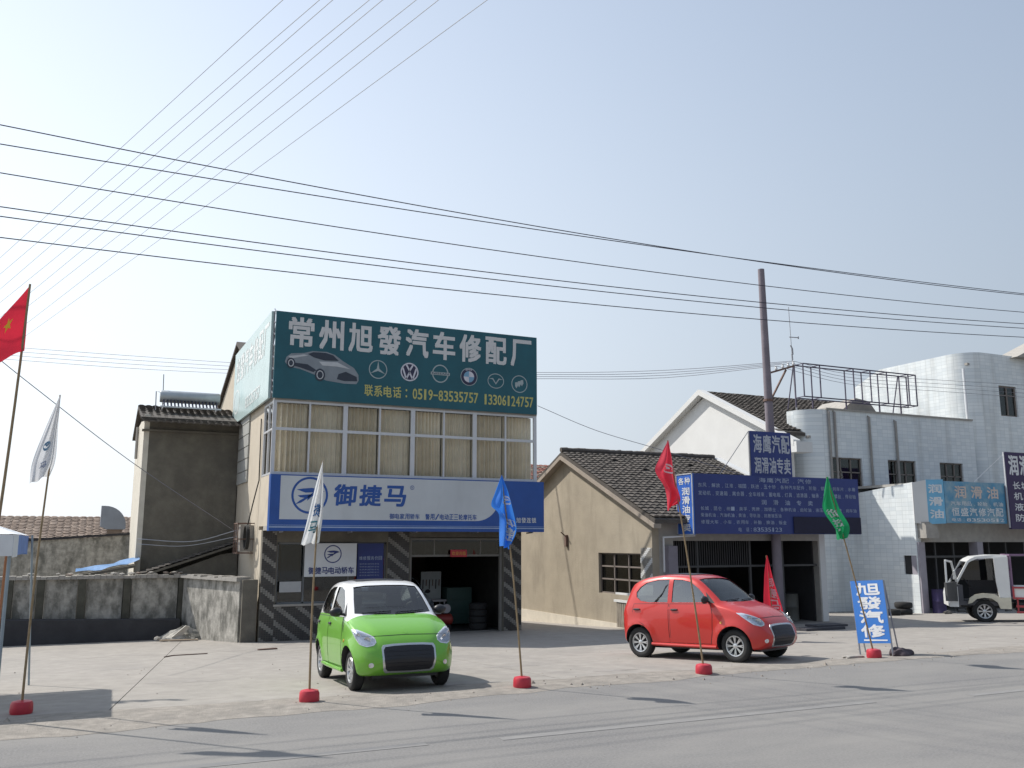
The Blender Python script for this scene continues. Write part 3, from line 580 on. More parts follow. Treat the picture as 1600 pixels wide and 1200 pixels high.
# front: open shop with pier, shutters, transom
q = MB(); holes_wall(q, 'y', BY0, BY0 + .24, BX0 + .24, BX1 - .24, BZ, 2.85, [(15.95, 21.6, BZ - 1, 2.1)]); weld(part("front_wall", q, m_cement, bh))
q = MB(); stripes(q, BY0, BY0 + .62, .55, 1.95, BX0 - .0, w=.062, axis='x'); part("corner_stripe_tiles", q, [m_stripeB, m_white], bh, kind="stuff", fix=False)
q = MB(); q.box(15.62, 15.95, BY0 - .22, BY0 + .1, BZ - .1, 1.95); part("pier", q, M("lilac_grey", (.22, .20, .23), .7), bh)
q = MB(); q.bar((15.45, BY0 - .2, 2.2), (16.6, BY0 - .2, 2.25), .045); q.bar((15.47, BY0 - .2, 2.2), (15.47, BY0 - .2, 1.2), .04); part("awning_rail", q, m_alu, bh)
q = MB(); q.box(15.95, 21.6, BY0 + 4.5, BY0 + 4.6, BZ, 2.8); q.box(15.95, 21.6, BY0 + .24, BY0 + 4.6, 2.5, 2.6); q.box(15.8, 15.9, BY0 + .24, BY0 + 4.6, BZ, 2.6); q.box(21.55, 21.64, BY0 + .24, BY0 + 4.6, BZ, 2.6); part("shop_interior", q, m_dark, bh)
q = MB(); q.box(15.6, 21.9, BY0 - .6, BY0 + 4.6, BZ - .2, zg(BY0) + .015); part("shop_floor", q, m_joint, bh)
q = MB()
for k in range(34):
    x = 15.98 + k * .085; q.bar((x, BY0 + .12, 1.35), (x, BY0 + .12, 2.1), .022)
q.bar((15.95, BY0 + .12, 1.33), (21.6, BY0 + .12, 1.33), .06); part("transom_grille", q, m_dsteel, bh)
for x in (16.9, 18.9, 20.2):
    q = MB(); q.bar((x, BY0 + .14, BZ), (x, BY0 + .14, 2.1), .07); part("door_post", q, m_dsteel, bh)
q = MB()
for k in range(9): q.bar((16.05 + k * .09, BY0 + .3, BZ), (16.05 + k * .09, BY0 + .3, 1.3), .025)
part("folding_grille", q, m_dsteel, bh)

q = MB(); p_ = atx(885, 845, BX0 - .03); q.box(BX0 - .08, BX0 - .004, p_.y - .06, p_.y + .06, p_.z - .2, p_.z + .2); q.bar((BX0 - .05, p_.y, p_.z + .15), (BX0 - .25, p_.y, p_.z + .3), .03); part("wall_bracket", q, m_rust, bh)
gz = zg(BY0) + .016
for k, (x, y, nm) in enumerate(((17.4, 23.6, "leftmost"), (19.2, 24.0, "middle"), (20.95, 23.5, "rightmost"))):
    q = MB(); q.lathe([(0, 0), (.26, 0), (.27, .02), (.26, .05), (.26, .42), (.27, .44), (.26, .47), (.26, .84), (.27, .86), (.23, .86), (0, .84)], (x, y, gz), 22); single("oil_drum", q, M("shop_drum", [(.10, .06, .05), (.05, .08, .12), (.09, .09, .08)][k], .5, var=.3), f"{nm} of three oil drums standing inside the dark parts shop", "drum", (x, y, gz), "drums in the parts shop", smooth=True)
random.seed(31)
for k in range(9):
    x = 17.75 + (k % 3) * .42 + random.uniform(-.03, .03); z = gz + (k // 3) * .32; q = MB(); q.box(x, x + .38, 23.5 + random.uniform(-.05, .05), 23.9, z, z + .315)
    cb_ = single("goods_carton", q, M("carton_board", [(.20, .14, .09), (.16, .15, .14), (.12, .05, .04)][k % 3], .85, var=.2), f"{('left','middle','right')[k % 3]} carton in the {('bottom','middle','top')[k // 3]} row piled inside the parts shop", "carton", (x + .19, 23.7, z), "cartons in the parts shop")
    q = MB(); q.box(x + .15, x + .22, 23.44, 23.9, z + .3152, z + .3165); part("tape", q, m_cement, cb_)
# blue fascia signs of the parts shop
SY = 22.0
P0, P1 = aty(1087, 834, SY), aty(1345, 829, SY); T0, T1 = aty(1086, 741, SY), aty(1340, 745, SY)
sx0, sx1, sz0, sz1 = P0.x, P1.x, P0.z, T0.z + .03
fs = thing("parts_shop_fascia", "long navy fascia board crowded with rows of small white lettering", "sign", ((sx0 + sx1) / 2, SY, sz0))
q = MB(); q.box(sx0, sx1, SY, SY + .12, sz0, sz1); part("panel", q, m_navy, fs)
faint = M("faded_lettering", (.30, .36, .50), .6, var=.25, vs_=3)
O = (sx0, SY - .004, sz0); W_, H_ = sx1 - sx0, sz1 - sz0
rows = [("海鹰汽配.汽修", .37, .70, .885, .965), ("东风.解放.江淮.福田.跃进.五十铃.各种汽车配件.轮胎.钢圈.刹车片.水箱", .02, .98, .775, .845), ("发动机.变速箱.离合器.全车线束.蓄电瓶.灯具.滤清器.轴承.油封.螺丝.传动轴", .02, .98, .64, .715), ("润 滑 油 专 卖", .38, .70, .50, .585), ("长城.昆仑.统一.美孚.壳牌.加德士.各种机油.齿轮油.液压油.防冻液.刹车油", .03, .98, .39, .455), ("柴油机油.汽油机油.黄油.导轨油.抗磨液压油", .03, .50, .28, .345), ("修理大车.小车.农用车.补胎.换油.钣金", .03, .53, .165, .23), ("电 话:83535123", .24, .50, .04, .11), ("手 机:13906118", .60, .92, .06, .125)]
for t, a, b, c, e in rows:
    q = MB(); chars(q, t, O, (1, 0, 0), (0, 0, 1), (a * W_, c * H_, b * W_, e * H_), .01, gap=.15); part("lettering", q, faint, fs, fix=False, kind="stuff")
q = MB(); q.box(sx0 + W_ * .57, sx1 - .02, SY - .05, SY - .012, sz0 + .02, sz0 + H_ * .30); part("dark_cloth_patch", q, M("dark_canvas", (.02, .02, .045), .9), fs)
q = MB()
for x in (sx0 + .6, (sx0 + sx1) / 2, sx1 - .6): q.bar((x, SY + .12, sz0 + .3), (x, BY0, sz0 + .3), .05); q.bar((x, SY + .16, sz0), (x, SY + .16, sz1), .05)
part("bracket", q, m_steel, fs)
# side panel turned to the left
sy1 = atx(1058, 740, sx0 - .02).y
ss = thing("side_sign", "narrow bright blue sign with white vertical characters at the fascia's left end", "sign", (sx0 - .05, SY + .45, sz0))
q = MB(); q.box(sx0 - .06, sx0 - .01, SY, sy1, sz0 - .03, sz1 + .0); part("panel", q, M("bright_blue", (.03, .12, .48), .45), ss)
q = MB()
for y in (SY + .01, sy1 - .01): q.bar((sx0 - .065, y, sz0 - .03), (sx0 - .065, y, sz1), .025)
for z in (sz0 - .02, sz1 - .01): q.bar((sx0 - .065, SY, z), (sx0 - .065, sy1, z), .025)
part("frame", q, m_alu, ss)
q = MB(); O = (sx0 - .066, sy1, sz0); D = sy1 - SY
chars(q, "各种", O, (0, -1, 0), (0, 0, 1), (.12 * D, H_ * .82, .88 * D, H_ * .94), .02); part("lettering", q, m_wprint, ss, fix=False); q = MB(); chars(q, "润滑油专卖", O, (0, -1, 0), (0, 0, 1), (.34 * D, H_ * .03, .82 * D, H_ * .78), .03, vertical=True)
part("lettering", q, m_wprint, ss, fix=False)
# upright sign on top
A, B = aty(1172, 673, SY + .1), aty(1238, 738, SY + .1)
ts = thing("roof_sign", "upright navy sign standing on the fascia in front of the pole", "sign", ((A.x + B.x) / 2, SY + .1, sz1))
q = MB(); q.box(A.x, B.x, SY + .1, SY + .2, sz1 - .02, A.z); part("panel", q, m_navy, ts)
q = MB(); O = (A.x, SY + .096, sz1); Wt, Ht = B.x - A.x, A.z - sz1
chars(q, "海鹰汽配", O, (1, 0, 0), (0, 0, 1), (.05 * Wt, .52 * Ht, .97 * Wt, .93 * Ht), .02, gap=.1); part("lettering", q, M("grey_lettering", (.42, .45, .52), .6), ts, fix=False); q = MB(); chars(q, "润滑油专卖", O, (1, 0, 0), (0, 0, 1), (.06 * Wt, .06 * Ht, .97 * Wt, .42 * Ht), .02, gap=.1); part("lettering", q, bpy.data.materials["grey_lettering"], ts, fix=False)
q = MB(); q.bar((A.x - .02, SY + .15, sz1 - .02), (A.x - .02, SY + .15, A.z), .04); q.bar((A.x, SY + .2, A.z - .02), (A.x - .75, SY + .9, sz1 - .1), .02); part("stay", q, m_steel, ts)

# utility pole behind that sign
pt, pb = aty(1189, 421, 22.55), aty(1204, 680, 22.55)
up = thing("utility_pole", "concrete utility pole rising behind the navy roof sign", "pole", (pb.x, 22.55, zg(22.5)))
q = MB(); q.tube([(pb.x + .02, 22.55, zg(22.5)), (pb.x, 22.55, 5), (pt.x, 22.55, pt.z)], [.155, .14, .105], 16); part("shaft", q, M("pole_concrete", (.19, .165, .19), .8, var=.15, vs_=2), up, smooth=True)
bk = aty(1240, 572, 22.55); b0 = aty(1198, 584, 22.55); b1 = aty(1206, 622, 22.55); bm_ = aty(1228, 578, 22.55)
q = MB(); q.bar(b0, bk, .06); q.bar(b1, bm_, .05); q.tube([(pb.x - .02, 22.55, b1.z - .12), (pb.x - .02, 22.55, b1.z - .05)], .16, 12); part("bracket", q, m_rust, up)
INS = []
for t in (.35, .6, .8, 1.0):
    c = b0.lerp(bk, t); q = MB(); q.lathe([(.0, .0), (.035, .0), (.05, .05), (.03, .09), (.045, .13), (.0, .16)], (c.x, c.y, c.z + .03), 10); part("insulator", q, m_wprint, up, smooth=True); INS.append(Vector((c.x, c.y, c.z + .17)))
# antenna mast
an, ab = aty(1232, 480, 29.0), aty(1246, 628, 29.0)
am = thing("antenna_mast", "thin radio antenna mast on the tiled roof right of the utility pole", "antenna", (ab.x, 29.0, 6.0))
q = MB(); q.tube([(ab.x, 29.0, 5.9), (an.x + .05, 29.0, (an.z + ab.z) / 2)], .035, 6); q.tube([(an.x + .05, 29.0, (an.z + ab.z) / 2), (an.x, 29.0, an.z)], .014, 6); part("mast", q, m_steel, am)
h1 = aty(1236, 527, 29.0); q = MB(); q.tube([(h1.x - .1, 29.0, h1.z), (h1.x + .4, 29.0, h1.z + .02)], .02, 6); q.tube([(h1.x + .4, 29.0, h1.z - .03), (h1.x + .4, 29.0, h1.z + .07)], .03, 6); q.tube([(h1.x - .05, 29.0, h1.z - .35), (h1.x + .04, 29.0, h1.z - .5), (h1.x + .05, 29.0, h1.z - .75)], .03, 6); part("dipole", q, m_steel, am)

# ------------------------------------------------------------------ white gabled house and tiled front
GX = 25.65; ga, ge, gl = atx(1100, 612, GX), atx(1240, 684, GX), atx(1000, 710, GX)
GYF = 28.25
wh = thing("white_house", "white gabled house with dark tiled roof behind the parts shop", "house", (GX + 4, 32, -1))
yb = 2 * ga.y - ge.y
q = MB(); q.prism([(GX, ge.y + .3, -1), (GX, ge.y + .3, ge.z + .0), (GX, ga.y, ga.z - .25), (GX, yb, ge.z), (GX, yb, -1)], (.25, 0, 0)); part("gable_wall", q, m_white, wh)
for s in (-1, 1):
    ye = ga.y + s * (ga.y - ge.y + .35); ze = ge.z - .1; yv, zv = ye, ze
    if s < 0: f_ = (ga.y - GYF - .4) / (ga.y - ye); ye, ze = GYF + .4, ga.z + (ze - ga.z) * f_
    q = MB(); q.prism([(GX - .3, ye, ze), (GX - .3, ga.y, ga.z), (GX - .3, ga.y, ga.z - .14), (GX - .3, ye, ze - .14)], (9.2, 0, 0)); rf = part("roof", q, m_tileA, wh)
    if s < 0:
        dv = Vector((0, ye - ga.y, ze - ga.z)); nn = Vector((0, dv.z, -dv.y)).normalized()
        q = MB(); tiles(q, (GX + .1, ga.y, ga.z), (1, 0, 0), dv, nn, 8.8, dv.length, .25, .22, th=.05, jit=.015); part("roof_tiles", q, [m_tileA, m_tileB], rf, kind="stuff", fix=False)
    ye, ze = yv, zv
    q = MB(); q.prism([(GX - .34, ye, ze - .02), (GX - .34, ga.y, ga.z + .08), (GX - .34, ga.y, ga.z - .18), (GX - .34, ye, ze - .26)], (.36, 0, 0)); part("verge_board", q, m_white, wh)
q = MB(); q.box(GX - .33, GX + .5, ge.y - .5, ge.y + .1, ge.z - .62, ge.z - .2); part("eave_corbel", q, m_white, wh)
q = MB(); q.box(GX + 8.8, GX + 9.0, ge.y + .3, yb, -1, ge.z); part("far_wall", q, m_white, wh)

c0, c1, c2 = aty(1255, 640, GYF), aty(1290, 640, GYF), aty(1513, 660, GYF); RZ = 7.5
tf_ = thing("tiled_shop_block", "two-storey white tiled block with rounded corner and empty sign frame on top", "building", (29, 28.5, -.7))
wins = []
for (a, b) in (((1298, 712), (1350, 768)), ((1387, 718), (1434, 765)), ((1468, 722), (1508, 768))):
    p, r = aty(*a, GYF), aty(*b, GYF); wins.append((p.x, r.x, 4.2, 5.52))
xr = c1.x
q = MB(); holes_wall(q, 'y', GYF, GYF + .25, xr, 36.45, -1, RZ, wins); weld(part("front_wall", q, m_wtile, tf_))
q = MB(); R_ = 1.0; n = 10; vs = []
for k in range(n + 1):
    t = math.pi / 2 * k / n; vs += [(xr - R_ * math.sin(t), GYF + R_ - R_ * math.cos(t), z) for z in (-1, RZ)]
    vs += [(xr - (R_ - .25) * math.sin(t), GYF + R_ - (R_ - .25) * math.cos(t), z) for z in (-1, RZ)]
q.add(vs, [f for k in range(n) for f in ((4 * k, 4 * k + 4, 4 * k + 5, 4 * k + 1), (4 * k + 1, 4 * k + 5, 4 * k + 7, 4 * k + 3), (4 * k + 2, 4 * k + 3, 4 * k + 7, 4 * k + 6))]); part("rounded_corner", q, m_wtile, tf_, smooth=True)
q = MB(); q.box(xr - R_, xr - R_ + .25, GYF + R_, ge.y + 1.4, -1, RZ); part("side_wall", q, m_wtile, tf_)
q = MB(); q.box(xr - .02, 36.4, GYF - .06, GYF + .3, RZ, RZ + .07); part("parapet_cap", q, m_cement, tf_)
for k, (a, b, z0, z1) in enumerate(wins):
    q = MB()
    for x in (a + .03, (a * 2 + b) / 3, (a + 2 * b) / 3, b - .03): q.bar((x, GYF + .1, z0), (x, GYF + .1, z1), .05)
    for z in (z0 + .03, z0 + .72, z1 - .03): q.bar((a, GYF + .1, z), (b, GYF + .1, z), .05)
    wf = part("window", q, M("brown_frame", (.20, .17, .15), .6) if k == 0 else bpy.data.materials["brown_frame"], tf_)
    q = MB(); q.box(a, b, GYF + .12, GYF + .128, z0, z1); part("pane", q, m_glassd, wf)
    q = MB(); q.box(a - .05, b + .05, GYF + .9, GYF + .95, z0 - .2, z1 + .2); part("room_shade_sheet", q, m_dark, wf)  # near-black sheet stands in for the shade of the room behind
for u, z1 in ((1294, RZ - .1), (1303, RZ - .1), (1357, RZ - .2), (1398, RZ - .3)):
    p = aty(u + 4, 700, GYF - .07); q = MB(); q.tube([(p.x, GYF - .07, 2.5), (p.x, GYF - .07, z1), (p.x, GYF + .1, z1 + .1)], .05, 8); part("drain_pipe", q, M("grey_pipe", (.30, .28, .26), .6) if u == 1294 else bpy.data.materials["grey_pipe"], tf_, smooth=True)
q = MB(); a, b, c = aty(1312, 640, GYF + .3), aty(1372, 642, GYF + .3), aty(1338, 622, GYF + .3)
q.prism([(a.x, GYF + .3, RZ), (b.x, GYF + .3, RZ), (b.x - .5, GYF + .3, c.z - .1), (c.x, GYF + .3, c.z), (a.x + .8, GYF + .3, c.z - .12)], (0, 2, 0)); part("roof_hatch", q, m_cement, tf_)
q = MB(); q.box(xr - .8, 36.4, GYF + .25, 33, 6.3, 6.4); part("flat_roof", q, m_cement, tf_)
# empty sign frame on the parapet
ff = thing("empty_sign_frame", "empty steel billboard frame standing on the white tiled block", "sign frame", (28, 27.2, RZ))
FY = GYF - .35
def fp(u, v, dy=0): p = aty(u, v, FY); return Vector((p.x, FY + dy, p.z))
tl, tr, bl, br_ = fp(1254, 566), fp(1430, 588), fp(1262, 618), fp(1434, 636)
zt, zb_ = (tl.z + tr.z) / 2, (bl.z + br_.z) / 2; xa, xb = tl.x, tr.x
q = MB()
for dy in (0, .5):
    for z in (zt, zb_): q.bar((xa, FY + dy, z), (xb, FY + dy, z), .045)
for t in (0, .14, .43, .58, .73, .93, 1.0):
    x = xa + (xb - xa) * t
    for dy in (0, .5): q.bar((x, FY + dy, zb_), (x, FY + dy, zt), .04)
    q.bar((x, FY, zb_), (x, FY + .5, zb_), .03); q.bar((x, FY, zt), (x, FY + .5, zt), .03)
part("frame", q, M("frame_steel", (.07, .06, .10), .6), ff)
for t in (.0, .14, .43, .73, .93):
    x = xa + (xb - xa) * t; q = MB(); q.bar((x, FY + .5, zb_), (x, FY + .5, RZ + .03), .05); part("leg", q, bpy.data.materials["frame_steel"], ff)
    if t in (.0, .93): q = MB(); q.bar((x, FY + .55, zt), (x, FY + 1.0, RZ), .035); part("brace", q, bpy.data.materials["frame_steel"], ff)

# projecting ground-floor shop with its side wall
lb = thing("low_shop", "single-storey white tiled shop projecting forward at the right", "building", (31, 25.8, -.6))
LX, LY = 28.4, 24.85
q = MB(); w2 = atx(1412, 868, LX), atx(1434, 897, LX)
holes_wall(q, 'x', LX, LX + .25, LY, GYF, -.9, 3.0, [(w2[1].y, w2[0].y, .85, 1.55)]); weld(part("side_wall", q, m_wtile, lb))
q = MB(); q.prism([(LX, LY, 3.0), (LX, LY, 4.3), (LX, GYF, 3.95), (LX, GYF, 3.0)], (.25, 0, 0)); part("side_wall_top", q, m_wtile, lb)
q = MB(); q.box(LX + .05, LX + .2, w2[1].y, w2[0].y, .85, 1.55); part("dark_window_fill", q, m_dark, lb)  # near-black box filling the opening
q = MB(); q.box(LX + .25, 40, LY, LY + .25, 2.05, 4.2); part("front_beam", q, m_cement, lb)
q = MB(); q.box(LX + .25, 40, LY, GYF, 4.2, 4.3); part("roof_slab", q, m_cement, lb)
for x in (LX + .02, 31.6, 34.8, 38):
    q = MB(); q.box(x, x + .32, LY - .08, LY + .3, -.75, 2.05); part("pillar", q, M("stained_pillar", (.32, .30, .34), .7) if x < 29 else bpy.data.materials["stained_pillar"], lb)
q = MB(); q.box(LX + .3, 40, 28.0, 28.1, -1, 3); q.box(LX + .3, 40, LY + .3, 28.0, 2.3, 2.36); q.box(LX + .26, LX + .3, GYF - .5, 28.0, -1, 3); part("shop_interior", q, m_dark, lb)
q = MB(); q.bar((LX + .4, LY + .2, 1.5), (40, LY + .2, 1.5), .08)
for x in (29.6, 30.6, 32.6, 33.6): q.bar((x, LY + .22, -.7), (x, LY + .22, 2.05), .06)
part("door_frame", q, m_dsteel, lb)
# pale-blue box sign with angled lit side
a, b = aty(1474, 750, 24.15), aty(1568, 748, 24.15); z0, z1 = 2.76, 4.33
bs_ = thing("light_blue_sign", "weathered light blue box sign over the low shop with torn upper edge", "sign", ((a.x + b.x) / 2, 24.3, z0))
q = MB(); q.box(a.x, b.x, 24.15, 24.3, z0, z1); part("panel", q, M("faded_cyan", (.08, .26, .42), .5, var=.2, vs_=2, col2=(.25, .38, .45), c2s=1.5), bs_)
q = MB(); O = (a.x, 24.146, z0); W_ = b.x - a.x; H_ = z1 - z0
chars(q, "润滑油", O, (1, 0, 0), (0, 0, 1), (.12 * W_, .60 * H_, .92 * W_, .9 * H_), .03, gap=.3); part("lettering", q, M("pinkish_lettering", (.60, .50, .45), .6), bs_, fix=False, label="faded pinkish characters")
q = MB(); chars(q, "汽车用品.轮胎.机油", O, (1, 0, 0), (0, 0, 1), (.08 * W_, .42 * H_, .95 * W_, .52 * H_), .01); part("lettering", q, m_wprint, bs_, fix=False); q = MB(); chars(q, "恒盛汽修汽配", O, (1, 0, 0), (0, 0, 1), (.08 * W_, .17 * H_, .95 * W_, .37 * H_), .02, gap=.15); part("lettering", q, m_wprint, bs_, fix=False); q = MB(); chars(q, "电话:83530512", O, (1, 0, 0), (0, 0, 1), (.08 * W_, .04 * H_, .95 * W_, .12 * H_), .01); part("lettering", q, m_wprint, bs_, fix=False)
S0 = Vector((a.x - .03, 24.15, 0)); S1 = Vector((LX - .06, 24.8, 0)); sd_ = S1 - S0; sn = Vector((sd_.y, -sd_.x, 0)).normalized()
if sn.x > 0: sn = -sn
q = MB(); m1 = S0 + sd_ * .55
q.prism([m1 + Vector((0, 0, z0 - .05)), S1 + Vector((0, 0, z0 + .0)), S1 + Vector((0, 0, z1 - .05)), m1 + Vector((0, 0, z1 + .05))], -sn * .08); part("white_side", q, m_white, bs_)
q = MB(); q.prism([S0 + Vector((0, 0, z0 - .02)), m1 + Vector((0, 0, z0 - .04)), m1 + Vector((0, 0, z1 + .06)), S0 + Vector((0, 0, z1 + .06))], -sn * .08); part("cyan_side", q, M("cyan_print", (.16, .42, .62), .5), bs_)
q = MB(); O = m1 + sn * .004; L_ = (S0 - m1).length; chars(q, "润滑油", O, (S0 - m1).normalized(), (0, 0, 1), (.1 * L_, z0 + .1, .9 * L_, z1 - .05), .04, vertical=True, gap=.3); part("lettering", q, m_wprint, bs_, fix=False)
q = MB(); q.box(LX + .1, LX + .75, 24.45, 24.84, 2.2, 2.75); q.bar((LX - .1, 24.5, 2.78), (LX + .8, 24.5, 2.78), .04); part("lamp_bracket", q, m_cement, bs_)
# purple sign at the frame's right edge
a = aty(1570, 706, 24.0)
ps = thing("purple_sign", "tall dark purple sign with white lettering at the right edge", "sign", (a.x + 1, 24, 2.5))
q = MB(); q.box(a.x, a.x + 3.4, 24.0, 24.12, 2.55, a.z); part("panel", q, M("purple_print", (.035, .02, .08), .5), ps)
q = MB(); O = (a.x, 23.996, 2.55)
chars(q, "润滑油专卖", O, (1, 0, 0), (0, 0, 1), (.1, 2.1, 3.3, 2.9), .03); part("lettering", q, m_wprint, ps, fix=False)
for k, t in enumerate(("长城昆仑统一", "机油齿轮油", "液压油黄油", "防冻液专卖")):
    q = MB(); chars(q, t, O, (1, 0, 0), (0, 0, 1), (.25, 1.55 - k * .42, 3.2, 1.85 - k * .42), .02); part("lettering", q, m_wprint, ps, fix=False)
q = MB(); q.bar((a.x - .02, 24.06, 2.6), (a.x - .02, 24.06, a.z), .05); q.bar((a.x, 24.1, a.z - .1), (a.x - .9, 25.2, 4.1), .025); part("frame", q, m_alu, ps)

# tall white house at the right
TX = 36.5; TZ = 10.8; R_ = 1.1
tb = thing("tall_white_house", "three-storey white tiled house with rounded corner at the right edge", "building", (40, 31, -1))
q = MB(); pA = aty(1560, 602, GYF); pB = aty(1592, 652, GYF); tw = (pA.x, pB.x, pB.z, pA.z)
holes_wall(q, 'y', GYF, GYF + .25, TX + R_, 60, -1, TZ, [tw, (pB.x + 2.2, pB.x + 3.6, pB.z, pA.z)]); weld(part("front_wall", q, m_wtile, tb))
q = MB(); n = 12; vs = []
for k in range(n + 1):
    t = math.pi / 2 * k / n; vs += [(TX + R_ - R_ * math.sin(t), GYF + R_ - R_ * math.cos(t), z) for z in (-1, TZ)]
q.add(vs, [(2 * k, 2 * k + 2, 2 * k + 3, 2 * k + 1) for k in range(n)]); part("rounded_corner", q, m_wtile, tb, smooth=True)
q = MB(); yb2 = atx(1334, 602, TX).y; q.prism([(TX, GYF + R_, -1), (TX, yb2, -1), (TX, yb2, 10.1), (TX, GYF + 5.2, TZ), (TX, GYF + R_, TZ)], (.25, 0, 0)); part("side_wall", q, m_wtile, tb)
q = MB(); q.box(TX + .25, 60, GYF + .25, yb2, TZ - .6, TZ - .5); part("flat_roof", q, m_cement, tb)
q = MB(); a, b = atx(1505, 576, TX - .06), atx(1521, 690, TX - .06); q.tube([(TX - .06, a.y, a.z), (TX - .06, a.y, 5.0)], .06, 8); part("drain_pipe", q, m_wprint, tb, smooth=True)
q = MB()
for x in (tw[0] + .04, (tw[0] + tw[1]) / 2, tw[1] - .04): q.bar((x, GYF + .1, tw[2]), (x, GYF + .1, tw[3]), .06)
for z in (tw[2] + .03, tw[2] + 1.0, tw[3] - .03): q.bar((tw[0], GYF + .1, z), (tw[1], GYF + .1, z), .05)
wf = part("window", q, bpy.data.materials["brown_frame"], tb)
q = MB(); q.box(tw[0], tw[1], GYF + .12, GYF + .128, tw[2], tw[3]); part("pane", q, m_glassd, wf)
q = MB(); q.box(tw[0] - .05, tw[1] + 4, GYF + .8, GYF + .85, tw[2] - .2, tw[3] + .2); part("room_shade_sheet", q, m_dark, wf)  # sheet painted near-black for the unlit room, not a blind
q = MB(); a = aty(1580, 556, GYF - .1); q.prism([(a.x, GYF - .4, TZ - .1), (a.x + 3, GYF - .4, TZ + 1.2), (a.x + 6, GYF - .4, TZ + 1.2), (a.x + 6, GYF - .4, TZ - .05)], (0, 1.5, 0)); part("roof_canopy", q, m_cement, tb)

# ------------------------------------------------------------------ green billboard of the repair shop
m_green = M("green_print", (.014, .10, .13), .42, var=.16, vs_=.9, bump=.15, bs=2.5)
bz0, bz1, bx0, bx1 = 5.97, 8.42, 4.38, 12.47
bb = thing("green_billboard", "large dark green billboard with white characters and car badges above the balcony", "billboard", (8.4, 24.95, bz0))
q = MB(); q.box(bx0, bx1, 24.9, 24.96, bz0, bz1); part("panel", q, m_green, bb)
BW, BH = bx1 - bx0, bz1 - bz0; O = (bx0, 24.896, bz0); XD, ZD = (1, 0, 0), (0, 0, 1)
m_silver = M("silver_print", (.62, .62, .62), .4, var=.06, vs_=6)
q = MB(); chars(q, "常州旭發汽车修配厂", O, XD, ZD, (.035 * BW, .60 * BH, .985 * BW, .95 * BH), .035, gap=.16); part("main_lettering", q, m_silver, bb, fix=False, label="row of large silver characters")
m_yel = M("yellow_print", (.50, .47, .16), .5)
for tx_, bx_ in (("联系电话:", (.315 * BW, .09 * BH, .49 * BW, .225 * BH)), ("0519-83535757", (.495 * BW, .09 * BH, .755 * BW, .22 * BH)), ("13306124757", (.775 * BW, .085 * BH, .985 * BW, .215 * BH))):
    q = MB(); chars(q, tx_, O, XD, ZD, bx_, .02, gap=.12); part("phone_lettering", q, m_yel, bb, fix=False, label="yellow telephone lettering")
# printed sports car
mc = [M("print_grey", (.23, .26, .29), .4), M("print_dark", (.03, .04, .06), .4), M("print_light", (.50, .52, .54), .4)]
cx, cy, s = .035 * BW, .305 * BH, BW * .26
def cpts(L): return [(cx + x * s, cy + y * s) for x, y in L]
q = MB(); poly(q, O, XD, ZD, cpts([(.0, .13), (.02, .2), (.08, .25), (.25, .27), (.36, .305), (.55, .31), (.66, .28), (.78, .2), (.93, .12), (.995, .03), (1, -.05), (.97, -.1), (.8, -.105), (.55, -.08), (.42, -.02), (.2, .05), (.05, .07)]), 0)
O2 = (bx0, 24.892, bz0); O3 = (bx0, 24.889, bz0)
poly(q, O2, XD, ZD, cpts([(.30, .26), (.37, .29), (.54, .295), (.64, .27), (.72, .2), (.52, .19), (.38, .22)]), 1)
poly(q, O2, XD, ZD, cpts([(.72, .02), (.82, .06), (.97, .0), (.98, -.06), (.8, -.07), (.7, -.05)]), 1); poly(q, O2, XD, ZD, cpts([(.1, .13), (.3, .12), (.42, .05), (.38, .02), (.2, .07), (.1, .09)]), 1)
poly(q, O2, XD, ZD, cpts([(.45, .17), (.7, .18), (.88, .1), (.7, .12), (.5, .12)]), 2); poly(q, O2, XD, ZD, cpts([(.04, .21), (.25, .25), (.3, .24), (.08, .18)]), 2)
for x, y, r in ((.47, -.01, .085), (.08, .12, .07)):
    disc(q, O3, XD, ZD, cx + x * s, cy + y * s, r * s * .8, r * s, 1); ring(q, (bx0, 24.886, bz0), XD, ZD, cx + x * s, cy + y * s, r * s * .55, r * s * .7, .012 * s, 2)
part("printed_car", q, mc, bb, fix=False, label="silver sports car printed at the left")
